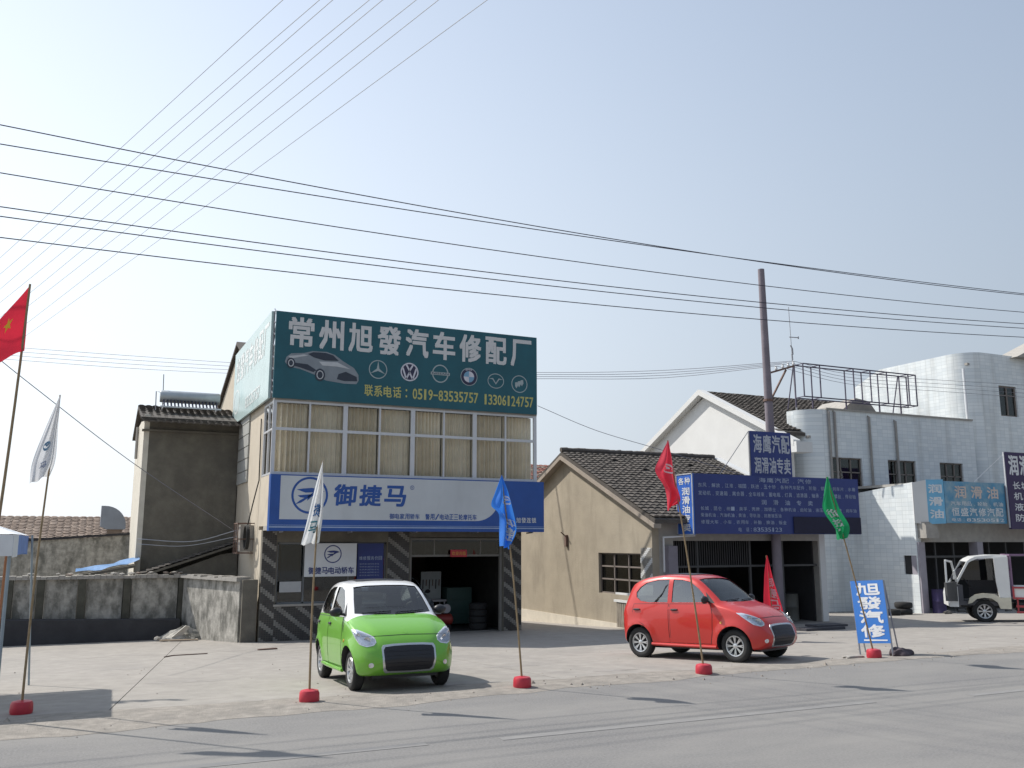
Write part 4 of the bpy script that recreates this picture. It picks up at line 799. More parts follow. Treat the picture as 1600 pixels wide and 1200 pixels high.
# badges
m_em = M("badge_silver", (.36, .42, .43), .4); m_emw = M("badge_white", (.60, .60, .66), .4); m_ebl = M("badge_blue", (.18, .36, .52), .4); m_ebk = M("badge_dark", (.03, .03, .07), .4)
ex = [.365, .483, .602, .716, .826, .925]; ey = [.415, .415, .425, .415, .39, .375]; r = .034 * BW
def EO(k): return (bx0, 24.896 - .003 * k, bz0)
for i in range(6):
    X_, Y_ = ex[i] * BW, ey[i] * BH; q = MB()
    if i == 0:
        ring(q, EO(0), XD, ZD, X_, Y_, r, r, r * .1)
        for k in range(3):
            a = math.pi / 2 + k * 2 * math.pi / 3; poly(q, EO(0), XD, ZD, [(X_ + r * .92 * math.cos(a), Y_ + r * .92 * math.sin(a)), (X_ + r * .16 * math.cos(a + 1.05), Y_ + r * .16 * math.sin(a + 1.05)), (X_, Y_), (X_ + r * .16 * math.cos(a - 1.05), Y_ + r * .16 * math.sin(a - 1.05))])
        part("badge", q, m_em, bb, fix=False, label="round badge with a three-pointed star")
    if i == 1:
        disc(q, EO(0), XD, ZD, X_, Y_, r, r, 1); ring(q, EO(1), XD, ZD, X_, Y_, r, r, r * .14)
        def st(P):
            for (x0, y0), (x1, y1) in zip(P[:-1], P[1:]):
                d_ = Vector((x1 - x0, y1 - y0)).normalized() * .09; n_ = Vector((-d_.y, d_.x)); poly(q, EO(1), XD, ZD, [(X_ + r * (x0 + n_.x), Y_ + r * (y0 + n_.y)), (X_ + r * (x0 - n_.x), Y_ + r * (y0 - n_.y)), (X_ + r * (x1 - n_.x), Y_ + r * (y1 - n_.y)), (X_ + r * (x1 + n_.x), Y_ + r * (y1 + n_.y))])
        st([(-.38, .8), (0, .12), (.38, .8)]); st([(-.76, .42), (-.36, -.78), (0, -.05), (.36, -.78), (.76, .42)])
        part("badge", q, [m_emw, m_ebk], bb, fix=False, label="white round badge with stacked V and W")
    if i == 2:
        ring(q, EO(0), XD, ZD, X_, Y_, r * .95, r, r * .13); poly(q, EO(1), XD, ZD, [(X_ - r * 1.1, Y_ - r * .16), (X_ + r * 1.1, Y_ - r * .16), (X_ + r * 1.1, Y_ + r * .16), (X_ - r * 1.1, Y_ + r * .16)])
        part("badge", q, m_em, bb, fix=False, label="round badge crossed by a name bar"); q2 = MB(); letters(q2, "NISSAN", EO(2), XD, ZD, (X_ - r * .95, Y_ - r * .1, X_ + r * .95, Y_ + r * .1), .01); part("lettering", q2, m_ebk, bb, fix=False)
    if i == 3:
        disc(q, EO(0), XD, ZD, X_, Y_, r, r, 1); ring(q, EO(1), XD, ZD, X_, Y_, r, r, r * .07, 0)
        for k in range(4): disc(q, EO(1), XD, ZD, X_, Y_, r * .62, r * .62, 2 if k % 2 else 3, 8, k * math.pi / 2, (k + 1) * math.pi / 2)
        part("badge", q, [m_em, m_ebk, m_ebl, m_emw], bb, fix=False, label="dark roundel with blue and white quarters"); q2 = MB(); letters(q2, "BMW", EO(2), XD, ZD, (X_ - r * .4, Y_ + r * .68, X_ + r * .4, Y_ + r * .9), .01); part("lettering", q2, m_emw, bb, fix=False)
    if i == 4:
        ring(q, EO(0), XD, ZD, X_, Y_, r * 1.0, r * .85, r * .09); poly(q, EO(0), XD, ZD, [(X_ - .9 * r, Y_ + .2 * r), (X_ - .35 * r, Y_ + .32 * r), (X_, Y_ - .22 * r), (X_, Y_ - .4 * r), (X_ - .42 * r, Y_ + .18 * r)]); poly(q, EO(0), XD, ZD, [(X_ + .9 * r, Y_ + .2 * r), (X_ + .35 * r, Y_ + .32 * r), (X_, Y_ - .22 * r), (X_, Y_ - .4 * r), (X_ + .42 * r, Y_ + .18 * r)])
        part("badge", q, m_em, bb, fix=False, label="oval badge with a winged M")
    if i == 5:
        ring(q, EO(0), XD, ZD, X_, Y_, r, r, r * .1)
        for k in (-1, 0, 1): dx, dy = k * r * .34, -k * r * .05 + k * r * .2; poly(q, EO(0), XD, ZD, [(X_ + dx - .2 * r, Y_ + dy + .3 * r), (X_ + dx + .12 * r, Y_ + dy + .36 * r), (X_ + dx + .16 * r, Y_ + dy - .05 * r), (X_ + dx - .04 * r, Y_ + dy - .38 * r), (X_ + dx - .2 * r, Y_ + dy - .1 * r)])
        part("badge", q, m_em, bb, fix=False, label="round badge with three slanted shields")
q = MB()
for x in np.linspace(bx0 + .05, bx1 - .05, 8): q.bar((x, 25.0, 6.1), (x, 25.0, bz1 - .02), .05); q.bar((x, 25.0, bz1 - .2), (x, 26.6, 6.3), .04)
for z in (6.3, 7.3, bz1 - .05): q.bar((bx0, 25.0, z), (bx1, 25.0, z), .05)
part("support_frame", q, m_steel, bb)
# faded side board, with glare painted into its pale colour
sb_ = thing("side_billboard", "sun-faded green billboard, paled by painted glare, along the shop's left side", "billboard", (4.3, 28.6, 6.0))
sy0, sy1 = 25.2, 32.0
q = MB(); q.box(4.30, 4.36, sy0, sy1, bz0 + .02, bz1 + .05); part("panel", q, M("faded_glare_print", (.46, .58, .57), .3, var=.1, vs_=.8, col2=(.10, .30, .30), c2s=.5, c2t=(.55, .95), spec=.7), sb_)
q = MB(); O = (4.296, sy1, bz0); SW = sy1 - sy0
fw_ = M("faded_white", (.72, .75, .74), .4); chars(q, "旭發汽车修配厂", O, (0, -1, 0), ZD, (.06 * SW, .56 * BH, .97 * SW, .92 * BH), .03); part("lettering", q, fw_, sb_, fix=False)
q = MB(); chars(q, "83535757", O, (0, -1, 0), ZD, (.4 * SW, .1 * BH, .8 * SW, .25 * BH), .02); part("phone_lettering", q, fw_, sb_, fix=False)
q = MB(); ring(q, O, (0, -1, 0), ZD, .12 * SW, .3 * BH, .09 * SW, .17 * BH, .06); part("badge", q, fw_, sb_, fix=False)
q = MB()
for z in np.linspace(6.1, bz1, 8): q.bar((4.38, 25.0, z), (4.38, 25.2, z + .12), .025)
q.bar((4.38, 25.2, 6.0), (4.38, 25.2, bz1 + .05), .04)
for y in (26.5, 28.2, 30, 31.8): q.bar((4.40, y, 6.0), (4.40, y, bz1), .05)
part("ladder_frame", q, m_steel, sb_)

# ------------------------------------------------------------------ blue and white fascia
fx0, fx1, fz0, fz1, fy = 4.40, 12.6, 2.36, 3.87, 24.72
fa = thing("repair_shop_fascia", "white fascia sign with blue border and blue characters under the balcony windows", "sign", (8.5, fy, fz0))
q = MB(); q.box(fx0, fx1, fy, 25.0, fz0, fz1); part("panel", q, m_bluep, fa)
pts = [(4.66, 2.67)]; cxs = 10.35
for k in range(13):
    t = k / 12 * math.pi / 2; pts.append((cxs + .72 * math.sin(t), 2.67 + .62 * (1 - math.cos(t))))
pts += [(11.20, 3.6), (11.28, fz1 - .03), (4.66, fz1 - .03)]
q = MB(); poly(q, (0, fy - .004, 0), XD, ZD, pts); part("white_field", q, M("fascia_white", (.55, .58, .60), .42, var=.08, vs_=.8, bump=.1, bs=2.5, col2=(.46, .48, .50), c2s=1.2, stretch=(1, 1, .15), c2t=(.55, .9)), fa, fix=False)
q = MB(); q.box(fx0, fx1, fy - .004, fy - .001, fz0 + .09, fz0 + .12); q.box(fx0, fx1, fy - .004, fy - .001, fz0 + .15, fz0 + .16); part("pinstripe", q, M("pale_stripe", (.35, .45, .62), .5), fa)
O = (0, fy - .008, 0); l0 = aty(484, 775, fy)
q = MB(); bird(q, O, XD, ZD, l0.x, l0.z + .02, .50); part("emblem", q, m_bluep, fa, fix=False, label="blue ring with a swooping bird mark")
a, b = aty(517, 790, fy), aty(636, 762, fy)
q = MB(); chars(q, "御捷马", O, XD, ZD, (a.x, a.z, b.x, b.z + .05), .04, gap=.12, slant=.08); part("main_lettering", q, m_bluep, fa, fix=False, label="three large slanted blue characters")
q = MB(); c = aty(644, 762, fy); ring(q, O, XD, ZD, c.x, c.z, .06, .06, .012); letters(q, "R", O, XD, ZD, (c.x - .02, c.z - .03, c.x + .025, c.z + .03), 0); part("registered_mark", q, m_bluep, fa, fix=False)
a, b = aty(608, 811, fy), aty(656, 803, fy); q = MB(); chars(q, "御电家用轿车", O, XD, ZD, (a.x, a.z, b.x, b.z), .02, gap=.1); part("small_lettering", q, m_bluep, fa, fix=False); q = MB()
a, b = aty(664, 812, fy), aty(745, 804, fy); chars(q, "警用/电动正三轮摩托车", O, XD, ZD, (a.x, a.z, b.x, b.z), .02, gap=.1); part("small_lettering", q, m_bluep, fa, fix=False)
a, b = aty(806, 817, fy), aty(838, 809, fy); q = MB(); chars(q, "旭發连锁", O, XD, ZD, (a.x, a.z, b.x, b.z), .02); part("small_lettering", q, m_wprint, fa, fix=False)
q = MB()
for x in (4.8, 6.7, 8.6, 10.5, 12.3): q.bar((x, 24.9, fz0 - .01), (x, 25.3, fz0 - .03), .04)
part("bracket", q, m_steel, fa)

# signs in the shop window
a, b = aty(477, 849, YF - .1), aty(556, 900, YF - .1)
sg = thing("hanging_sign", "white hanging sign with bird emblem in front of the shop window", "sign", ((a.x + b.x) / 2, YF - .1, b.z))
q = MB(); q.box(a.x, b.x, YF - .12, YF - .06, b.z, a.z); part("panel", q, m_wprint, sg)
q = MB(); bird(q, (0, YF - .124, 0), XD, ZD, (a.x + b.x) / 2 + .05, b.z + .62, .25); part("emblem", q, m_navy, sg, fix=False); q = MB()
chars(q, "御捷马电动轿车", (0, YF - .124, 0), XD, ZD, (a.x + .1, b.z + .07, b.x - .06, b.z + .26), .03, gap=.06); part("lettering", q, m_navy, sg, fix=False)
a, b = aty(559, 848, YF + .05), aty(598, 905, YF + .05); q = MB(); q.box(a.x, b.x, YF + .03, YF + .07, b.z, a.z - .02)
pn = single("notice_board", q, m_navy, "dark blue notice board right of the white hanging sign", "sign", ((a.x + b.x) / 2, YF + .05, b.z))
q = MB(); chars(q, "维修服务价目", (0, YF + .026, 0), XD, ZD, (a.x + .04, b.z + .55, b.x - .04, b.z + .66), .02); part("lettering", q, faint, pn, fix=False)
for k in range(5):
    q = MB(); chars(q, "保养换油四轮定位", (0, YF + .026, 0), XD, ZD, (a.x + .06, b.z + .42 - k * .08, b.x - .12, b.z + .46 - k * .08), 0); part("lettering", q, faint, pn, fix=False)
a, b = aty(437, 909, YF - .05), aty(470, 925, YF - .05); q = MB(); q.box(a.x, b.x, YF - .06, YF - .02, b.z, a.z); single("blank_plate", q, M("grey_plate", (.40, .41, .42), .5), "pale grey blank plate at the lower left of the shop window", "plate", ((a.x + b.x) / 2, YF - .04, b.z))
a, b = aty(704, 859, YF), aty(729, 870, YF); q = MB(); q.box(a.x, b.x, YF - .02, YF + .03, b.z, a.z); wsg = single("welcome_plate", q, m_red, "small red plate with orange characters over the garage door", "sign", ((a.x + b.x) / 2, YF, b.z))
q = MB(); chars(q, "欢迎光临", (0, YF - .024, 0), XD, ZD, (a.x + .03, b.z + .05, b.x - .03, a.z - .05), .02); part("lettering", q, M("orange_print", (.7, .35, .08), .5), wsg, fix=False)
# meter box and cable coil on the side wall
mc_ = atx(388, 838, X0 - .1); my = 27.6; mz = 2.25
mt = thing("meter_box", "caged electric meter with coiled cable on the shop's side wall", "meter box", (4.2, my, mz - .5))
q = MB(); q.box(4.06, 4.43, my - .28, my + .28, mz - .45, mz + .3); part("box", q, M("meter_case", (.35, .33, .30), .6), mt)
q = MB()
for z in (mz - .5, mz - .1, mz + .35):
    for y in (my - .36, my + .36): q.bar((3.98, y, z), (4.44, y, z), .03)
    q.bar((3.98, my - .36, z), (3.98, my + .36, z), .03)
for y in (my - .36, 0 + my, my + .36): q.bar((3.98, y, mz - .5), (3.98, y, mz + .35), .025)
part("cage", q, m_rust, mt)
q = MB()
for k in range(3): q.tube([(4.15 + .03 * k, my - .65 + .3 * math.cos(t), mz - .05 + .33 * math.sin(t)) for t in np.linspace(0, 2 * math.pi, 25)], .022, 6)
q.tube([(4.2, my - .6, mz + .25), (4.3, my - .75, mz + .9), (4.38, my - .9, mz + 1.4), (4.40, 26.6, 3.8), (4.40, 26.7, 5.6)], .018, 6); part("cable_coil", q, m_rubber, mt, smooth=True)

# ------------------------------------------------------------------ workshop contents
wk = thing("tool_cabinet", "dark green tool cabinet inside the open garage bay", "cabinet", (11.0, 28.2, FZ))
q = MB(); q.box(10.75, 11.6, 28.0, 28.5, FZ + .1, .6); part("case", q, M("cabinet_green", (.05, .10, .09), .5), wk)
for k in range(3):
    q = MB(); q.box(10.8, 11.55, 27.97, 28.0, FZ + .16 + k * .36, FZ + .46 + k * .36); part("drawer", q, bpy.data.materials["cabinet_green"], wk)
q = MB()
for x in (10.8, 11.5):
    for y in (28.05, 28.4): q.box(x, x + .06, y, y + .06, FZ + .02, FZ + .1)
part("foot", q, m_black, wk)

for k in range(4):
    q = MB(); z = FZ + .022 + k * .2; q.lathe([(.17, .085), (.20, .10), (.26, .095), (.29, .06), (.29, -.06), (.26, -.095), (.20, -.10), (.17, -.085), (.17, .085)], (11.3, 26.75, z + .1), 28, 'z', caps=False); single("loose_tyre", q, m_rubber, f"{('lowest', 'second', 'third', 'topmost')[k]} tyre of the stack just inside the garage bay", "tyre", (11.3, 26.75, z), "tyres in the garage bay", smooth=True)
ac = thing("air_compressor", "red air compressor on small wheels inside the garage bay", "compressor", (10.2, 27.2, FZ))
q = MB(); q.lathe([(0, 9.8), (.1, 9.81), (.17, 9.86), (.18, 9.92), (.18, 10.5), (.17, 10.56), (.1, 10.61), (0, 10.62)], (0, 27.2, FZ + .32), 20, 'x'); part("tank", q, M("compressor_red", (.30, .04, .03), .45, var=.2), ac, smooth=True)
q = MB(); q.box(9.95, 10.2, 27.08, 27.32, FZ + .5, FZ + .75); q.lathe([(0, -.05), (.14, -.05), (.14, .05), (0, .05)], (10.35, 27.06, FZ + .66), 18, 'y'); part("motor", q, m_steel, ac)
for x in (9.95, 10.45):
    for y in (27.05, 27.35):
        q = MB(); q.lathe([(0, -.02), (.075, -.02), (.075, .02), (0, .02)], (x, y, FZ + .1), 14, 'y'); q.bar((x, y, FZ + .1), (x, 27.2, FZ + .25), .03); part("wheel", q, m_rubber, ac)
wb = thing("work_bench", "steel work bench with grey panel inside the garage bay", "bench", (10.55, 28.0, FZ))
q = MB(); q.box(9.95, 10.68, 27.9, 28.4, FZ + .82, FZ + .88); part("top", q, m_steel, wb)
for x in (9.98, 10.62):
    for y in (27.94, 28.36): q = MB(); q.bar((x, y, FZ + .02), (x, y, FZ + .82), .04); part("leg", q, m_steel, wb)
q = MB(); q.box(9.97, 10.66, 28.36, 28.4, FZ + .88, FZ + 1.75); part("tool_panel", q, M("panel_grey", (.38, .42, .42), .5), wb)
for k in range(6):
    q = MB(); x = 10.03 + k * .11; q.bar((x, 28.345, FZ + 1.2 + .1 * (k % 2)), (x + .01, 28.345, FZ + 1.5), .03, .015); part("hand_tool", q, m_rust if k % 2 else m_black, wb)
q = MB(); q.bar((8.55, 27.4, FZ + .03), (8.62, 26.9, 1.3), .07); q.bar((8.7, 27.4, FZ + .03), (8.74, 26.95, 1.1), .05); single("leaning_planks", q, m_wood, "two timber planks leaning inside the left of the garage bay", "plank", (8.62, 27.2, FZ))
q = MB(); q.box(8.5, 8.54, 27.6, 28.5, .5, 1.5); single("wall_poster", q, M("poster_paper", (.35, .38, .42), .6), "pale poster on the left wall inside the garage bay", "poster", (8.52, 28.0, .5))

# ------------------------------------------------------------------ small hatchback (local: x forward, y left, z up)
def pchip(xs, ys):
    xs = np.array(xs, float); ys = np.array(ys, float); h = np.diff(xs); d = np.diff(ys) / h; m = np.zeros_like(xs)
    for i in range(1, len(xs) - 1):
        if d[i - 1] * d[i] > 0: w1, w2 = 2 * h[i] + h[i - 1], h[i] + 2 * h[i - 1]; m[i] = (w1 + w2) / (w1 / d[i - 1] + w2 / d[i])
    m[0], m[-1] = d[0], d[-1]
    def f(x):
        i = int(np.clip(np.searchsorted(xs, x) - 1, 0, len(h) - 1)); t = (x - xs[i]) / h[i]
        return ((1 + 2 * t) * (1 - t) ** 2 * ys[i] + t * (1 - t) ** 2 * h[i] * m[i] + t * t * (3 - 2 * t) * ys[i + 1] + t * t * (t - 1) * h[i] * m[i + 1])
    return f
cT = pchip([-1.47, -1.45, -1.41, -1.33, -1.18, -.85, -.4, 0, .2, .45, .65, .82, .97, 1.15, 1.33, 1.46, 1.55, 1.60], [.62, .82, 1.0, 1.22, 1.39, 1.485, 1.52, 1.50, 1.452, 1.30, 1.145, 1.01, .965, .905, .82, .72, .60, .46])
cB = pchip([-1.47, -1.42, -1.3, -1.1, -.5, .5, .8, 1.1, 1.3, 1.45, 1.55, 1.60], [.58, .82, .93, .965, .965, .935, .91, .845, .75, .62, .52, .43])
cZ = pchip([-1.47, -1.4, -1.2, 1.2, 1.42, 1.53, 1.60], [.45, .29, .225, .205, .215, .27, .39])
cW = pchip([-1.47, -1.45, -1.40, -1.25, -.9, 0, .8, 1.05, 1.25, 1.4, 1.5, 1.56, 1.60], [.44, .55, .64, .71, .735, .742, .739, .732, .708, .662, .600, .52, .36])
cG = pchip([-1.47, -1.42, -1.1, -.4, .1, .5, .82, 1.1, 1.4, 1.52, 1.60], [.36, .47, .545, .575, .565, .60, .625, .56, .48, .40, .20])
def section(x, ins=0.0, zfloor=None):
    W, T, B, zb, G = cW(x) - ins, cT(x) - ins, cB(x), cZ(x), cG(x) - ins
    if zfloor is not None: zb = zfloor
    e = min(.078, .45 * max(T - B, .01)); sh = (.955 * W, B); re = (G, T - e)
    P = [(0, zb), (.72 * W, zb), (.93 * W, zb + .035), (.985 * W, zb + .3 * (B - zb)), (W, zb + .58 * (B - zb)), (.985 * W, zb + .86 * (B - zb)), sh, ((sh[0] + re[0]) / 2 + .014, (sh[1] + re[1]) / 2), re, (G * .80, T - .3 * e), (G * .4, T - .06 * e), (0, T)]
    P = np.array(P); out = []; K = 4
    for i in range(len(P) - 1):
        p0 = P[i - 1] if i else P[0] * [-1, 1]; p1, p2 = P[i], P[i + 1]; p3 = P[i + 2] if i + 2 < len(P) else P[-2] * [-1, 1]
        if i == 0: p0 = np.array([-P[1][0], P[1][1]])
        for k in range(K):
            t = k / K; out.append((.5 * ((2 * p1) + (-p0 + p2) * t + (2 * p0 - 5 * p1 + 4 * p2 - p3) * t * t + (-p0 + 3 * p1 - 3 * p2 + p3) * t ** 3), i + t))
    out.append((P[-1], len(P) - 1.0)); return out
AX = (1.02, -1.0); WR = .275
def loft(xs, ins=0., zfloor=None, flare=True):
    vs = []; ids = []; fs = []; mi = []
    for x in xs:
        s = section(x, ins, zfloor); half = [(x, p[0], p[1]) for p, _ in s]; idx = [i for _, i in s]
        ringv = half + [(a, -b, c) for a, b, c in half[-2:0:-1]]
        vs += ringv; n = len(ringv); ids = idx + idx[-2:0:-1]
    if flare:
        o = []
        for x, y, z in vs:
            for ax in AX:
                d = math.hypot(x - ax, z - .28)
                if abs(y) > .45 and z < .8: y += math.copysign(.028 * math.exp(-((d - .33) / .075) ** 2), y)
            o.append((x, y, z))
        vs = o
    for i in range(len(xs) - 1):
        for j in range(n):
            a, b = i * n + j, i * n + (j + 1) % n; fs.append((a, b, b + n, a + n)); k = min(ids[j], ids[(j + 1) % n]) if abs(ids[j] - ids[(j + 1) % n]) < 2 else 0
            xm = (xs[i] + xs[i + 1]) / 2; mi.append(1 if (k >= 6.2 and -1.44 < xm < .80) else 0)
    fs.append(tuple(range(n - 1, -1, -1))); fs.append(tuple((len(xs) - 1) * n + j for j in range(n))); mi += [0, 0]
    return vs, fs, mi
xs_ = sorted(set(np.round(np.concatenate([-1.47 + .25 * (1 - np.cos(np.linspace(0, math.pi / 2, 12))), np.linspace(-1.2, 1.2, 50), 1.60 - .40 * (1 - np.cos(np.linspace(0, math.pi / 2, 18)))]), 4)))
V_, F_, MI_ = loft(xs_)
def rawmesh(name, v, f, mi=None):
    me = bpy.data.meshes.new(name); me.from_pydata(v, [], f)
    if mi is not None: me.polygons.foreach_set("material_index", mi)
    bm = bmesh.new(); bm.from_mesh(me); bmesh.ops.recalc_face_normals(bm, faces=bm.faces); bm.to_mesh(me); bm.free(); return me
BV = BVHTree.FromPolygons([Vector(v) for v in V_], F_)
pm_red = M("red_car_paint", (.52, .022, .016), .38, var=.02, coat=.8, metal=.1); pm_green = M("green_car_paint", (.155, .43, .03), .38, var=.02, coat=.8, metal=.1); pm_white = M("white_car_paint", (.80, .80, .80), .3, var=.02, coat=1.0); pm_grey = M("grey_car_paint", (.50, .52, .56), .35, var=.02, coat=1.0)
m_int = M("car_interior", (.10, .10, .11), .8); m_trim = M("black_trim", (.018, .018, .022), .45, var=.1); m_cgl = glass("car_glass", (.50, .56, .55), .10); m_cgs = glass("car_side_glass", (.55, .62, .62), .24)
m_chrome = M("bright_trim", (.65, .66, .66), .25, metal=.7, var=.03); m_lamp = M("lamp_reflector", (.72, .74, .78), .18, metal=.6, var=.25, vs_=16); m_lens = glass("lamp_lens", (.92, .94, .97), .10); m_alloy = M("alloy", (.60, .61, .62), .3, metal=.7, var=.08); m_seat = M("seat_cloth", (.28, .26, .23), .9); m_amber = M("amber_lens", (.7, .35, .08), .3); m_rlamp = M("red_lens", (.5, .02, .02), .25)
W_FS = [(-.575, 1.03), (-.3, 1.012), (0, 1.005), (.3, 1.012), (.575, 1.03), (.535, 1.23), (.485, 1.405), (.3, 1.425), (0, 1.43), (-.3, 1.425), (-.485, 1.405), (-.535, 1.23)]
W_FD = [(-.24, 1.005), (.15, 1.005), (.53, 1.01), (.43, 1.14), (.31, 1.25), (.13, 1.365), (-.05, 1.405), (-.24, 1.415)]
W_RD = [(-.33, 1.005), (-.33, 1.415), (-.6, 1.41), (-.85, 1.365), (-1.0, 1.28), (-1.08, 1.19), (-1.06, 1.10), (-.95, 1.03), (-.75, 1.005)]
W_RS = [(-.50, 1.06), (.50, 1.06), (.44, 1.28), (.3, 1.31), (-.3, 1.31), (-.44, 1.28)]
def cutter():
    mb = MB()
    for ax in AX:
        for s in (-1, 1): mb.lathe([(.31, .48 * s), (.33, .74 * s), (.33, 1.0 * s)], (ax, 0, .28), 32, 'y', 2)
    return mb
def prisms():
    a = MB(); a.prism([(2.2, y, z) for y, z in W_FS], (-2.25, 0, 0), 2); b = MB(); b.prism([(x, 1.2, z) for x, z in W_FD], (0, -2.4, 0), 2); b.prism([(x, 1.2, z) for x, z in W_RD], (0, -2.4, 0), 2)
    c = MB(); c.prism([(-2.2, y, z) for y, z in W_RS], (1.15, 0, 0), 2); return a, b, c
def boolean(me, cut, mats):
    o = link("tmp_body", me); cs = []
    for m in mats: me.materials.append(m)
    for c in cut:
        cm = c if isinstance(c, bpy.types.Mesh) else rawmesh("tmp", c.v, c.f, c.m)
        for m in mats: cm.materials.append(m)
        co = link("tmp_cut", cm); cs.append(co); md = o.modifiers.new("b", 'BOOLEAN'); md.operation = 'DIFFERENCE'; md.solver = 'EXACT'; md.object = co
    dg = bpy.context.evaluated_depsgraph_get(); dg.update(); r = bpy.data.meshes.new_from_object(o.evaluated_get(dg))
    for x in cs + [o]: bpy.data.objects.remove(x)
    return r
cv, cf, cm_ = loft(list(np.linspace(-1.30, .80, 34)), .045, .42, False)
cav = rawmesh("cav", cv, cf, [3] * len(cf))
body_me = boolean(rawmesh("body", V_, F_, MI_), [cav, *prisms(), cutter()], [pm_red, pm_red, m_trim, m_int])
body_me.name = "body"; body_me.polygons.foreach_set("use_smooth", [True] * len(body_me.polygons)); body_me.set_sharp_from_angle(angle=math.radians(32))
def dens(P, k=4):
    out = []
    for i in range(len(P)):
        a, b = P[i], P[(i + 1) % len(P)]
        for j in range(k): out.append((a[0] + (b[0] - a[0]) * j / k, a[1] + (b[1] - a[1]) * j / k))
    return out
def decal(P, fr, off, skirt=.012, rings=(1, .82, .6, .35, .12), k=4, mi=0, mb=None):
    """outline P projected on the body; fr(a,b) gives (origin, direction) of the projecting ray"""
    P = dens(P, k); n = len(P); ca = sum(p[0] for p in P) / n; cb = sum(p[1] for p in P) / n; mb = mb or MB(); vs = []; last = None
    for f in (('s',) + tuple(rings)):
        for a, b in P:
            s = 1 if f == 's' else f; o, d = fr(ca + (a - ca) * s, cb + (b - cb) * s); d = Vector(d).normalized(); hit = BV.ray_cast(Vector(o), d)
            if hit[0] is None: q = last or Vector(o) + d
            else: q = hit[0] - d * (off if f != 's' else off - skirt)
            last = q; vs.append(q)
    fs = []
    for r_ in range(len(rings)):
        for j in range(n): fs.append((r_ * n + j, r_ * n + (j + 1) % n, (r_ + 1) * n + (j + 1) % n, (r_ + 1) * n + j))
    fs.append(tuple(len(rings) * n + j for j in range(n))); return mb.add(vs, fs, mi)
F_side = lambda s: (lambda a, b: ((a, 1.4 * s, b), (0, -s, 0)))
F_front = lambda a, b: ((2.4, a, b), (-1, 0, 0))
F_back = lambda a, b: ((-2.4, a, b), (1, 0, 0))
F_top = lambda a, b: ((a, b, 2.4), (0, 0, -1))
def F_cor(s):
    def f(a, b):
        t = math.radians(a); c, q = math.cos(t), math.sin(t); return ((1.0 + 1.6 * c, s * (.25 + 1.6 * q), b), (-c, -s * q, 0))
    return f
def grow(P, k):
    ca = sum(p[0] for p in P) / len(P); cb = sum(p[1] for p in P) / len(P); return [(a + math.copysign(k, a - ca), b + math.copysign(k, b - cb)) for a, b in P]
DF = [(-.27, .975), (.15, .975), (.58, .98), (.625, .8), (.61, .5), (.56, .30), (-.27, .295)]
DR = [(-.31, .295), (-.31, .975), (-.75, .975), (-1.10, .97), (-1.13, .82), (-1.06, .70), (-.86, .61), (-.72, .46), (-.67, .295)]
GR = [(-.36, .56), (-.335, .60), (-.2, .612), (0, .616), (.2, .612), (.335, .60), (.36, .56), (.355, .42), (.335, .315), (.30, .28), (0, .272), (-.30, .28), (-.335, .315), (-.355, .42)]
HL = [(24, .70), (22, .66), (25, .622), (34, .605), (46, .635), (58, .715), (70, .79), (79, .835), (66, .832), (52, .803), (38, .768), (28, .735)]
circ = lambda cx, cy, r, n=14: [(cx + r * math.cos(2 * math.pi * k / n), cy + r * math.sin(2 * math.pi * k / n)) for k in range(n)]
PT = []      # (key, name, parent key, mesh, paint role, location, rotz, label)
def cp(key, name, par, mb, mats, role=None, smooth=True, loc=(0, 0, 0), rz=0, label=None, fix=True):
    me = mb if isinstance(mb, bpy.types.Mesh) else mesh_of(name, mb, mats, smooth, fix=fix, ang=35); PT.append((key, name, par, me, role, loc, rz, label))
cp("body", "body", None, body_me, None, "body")
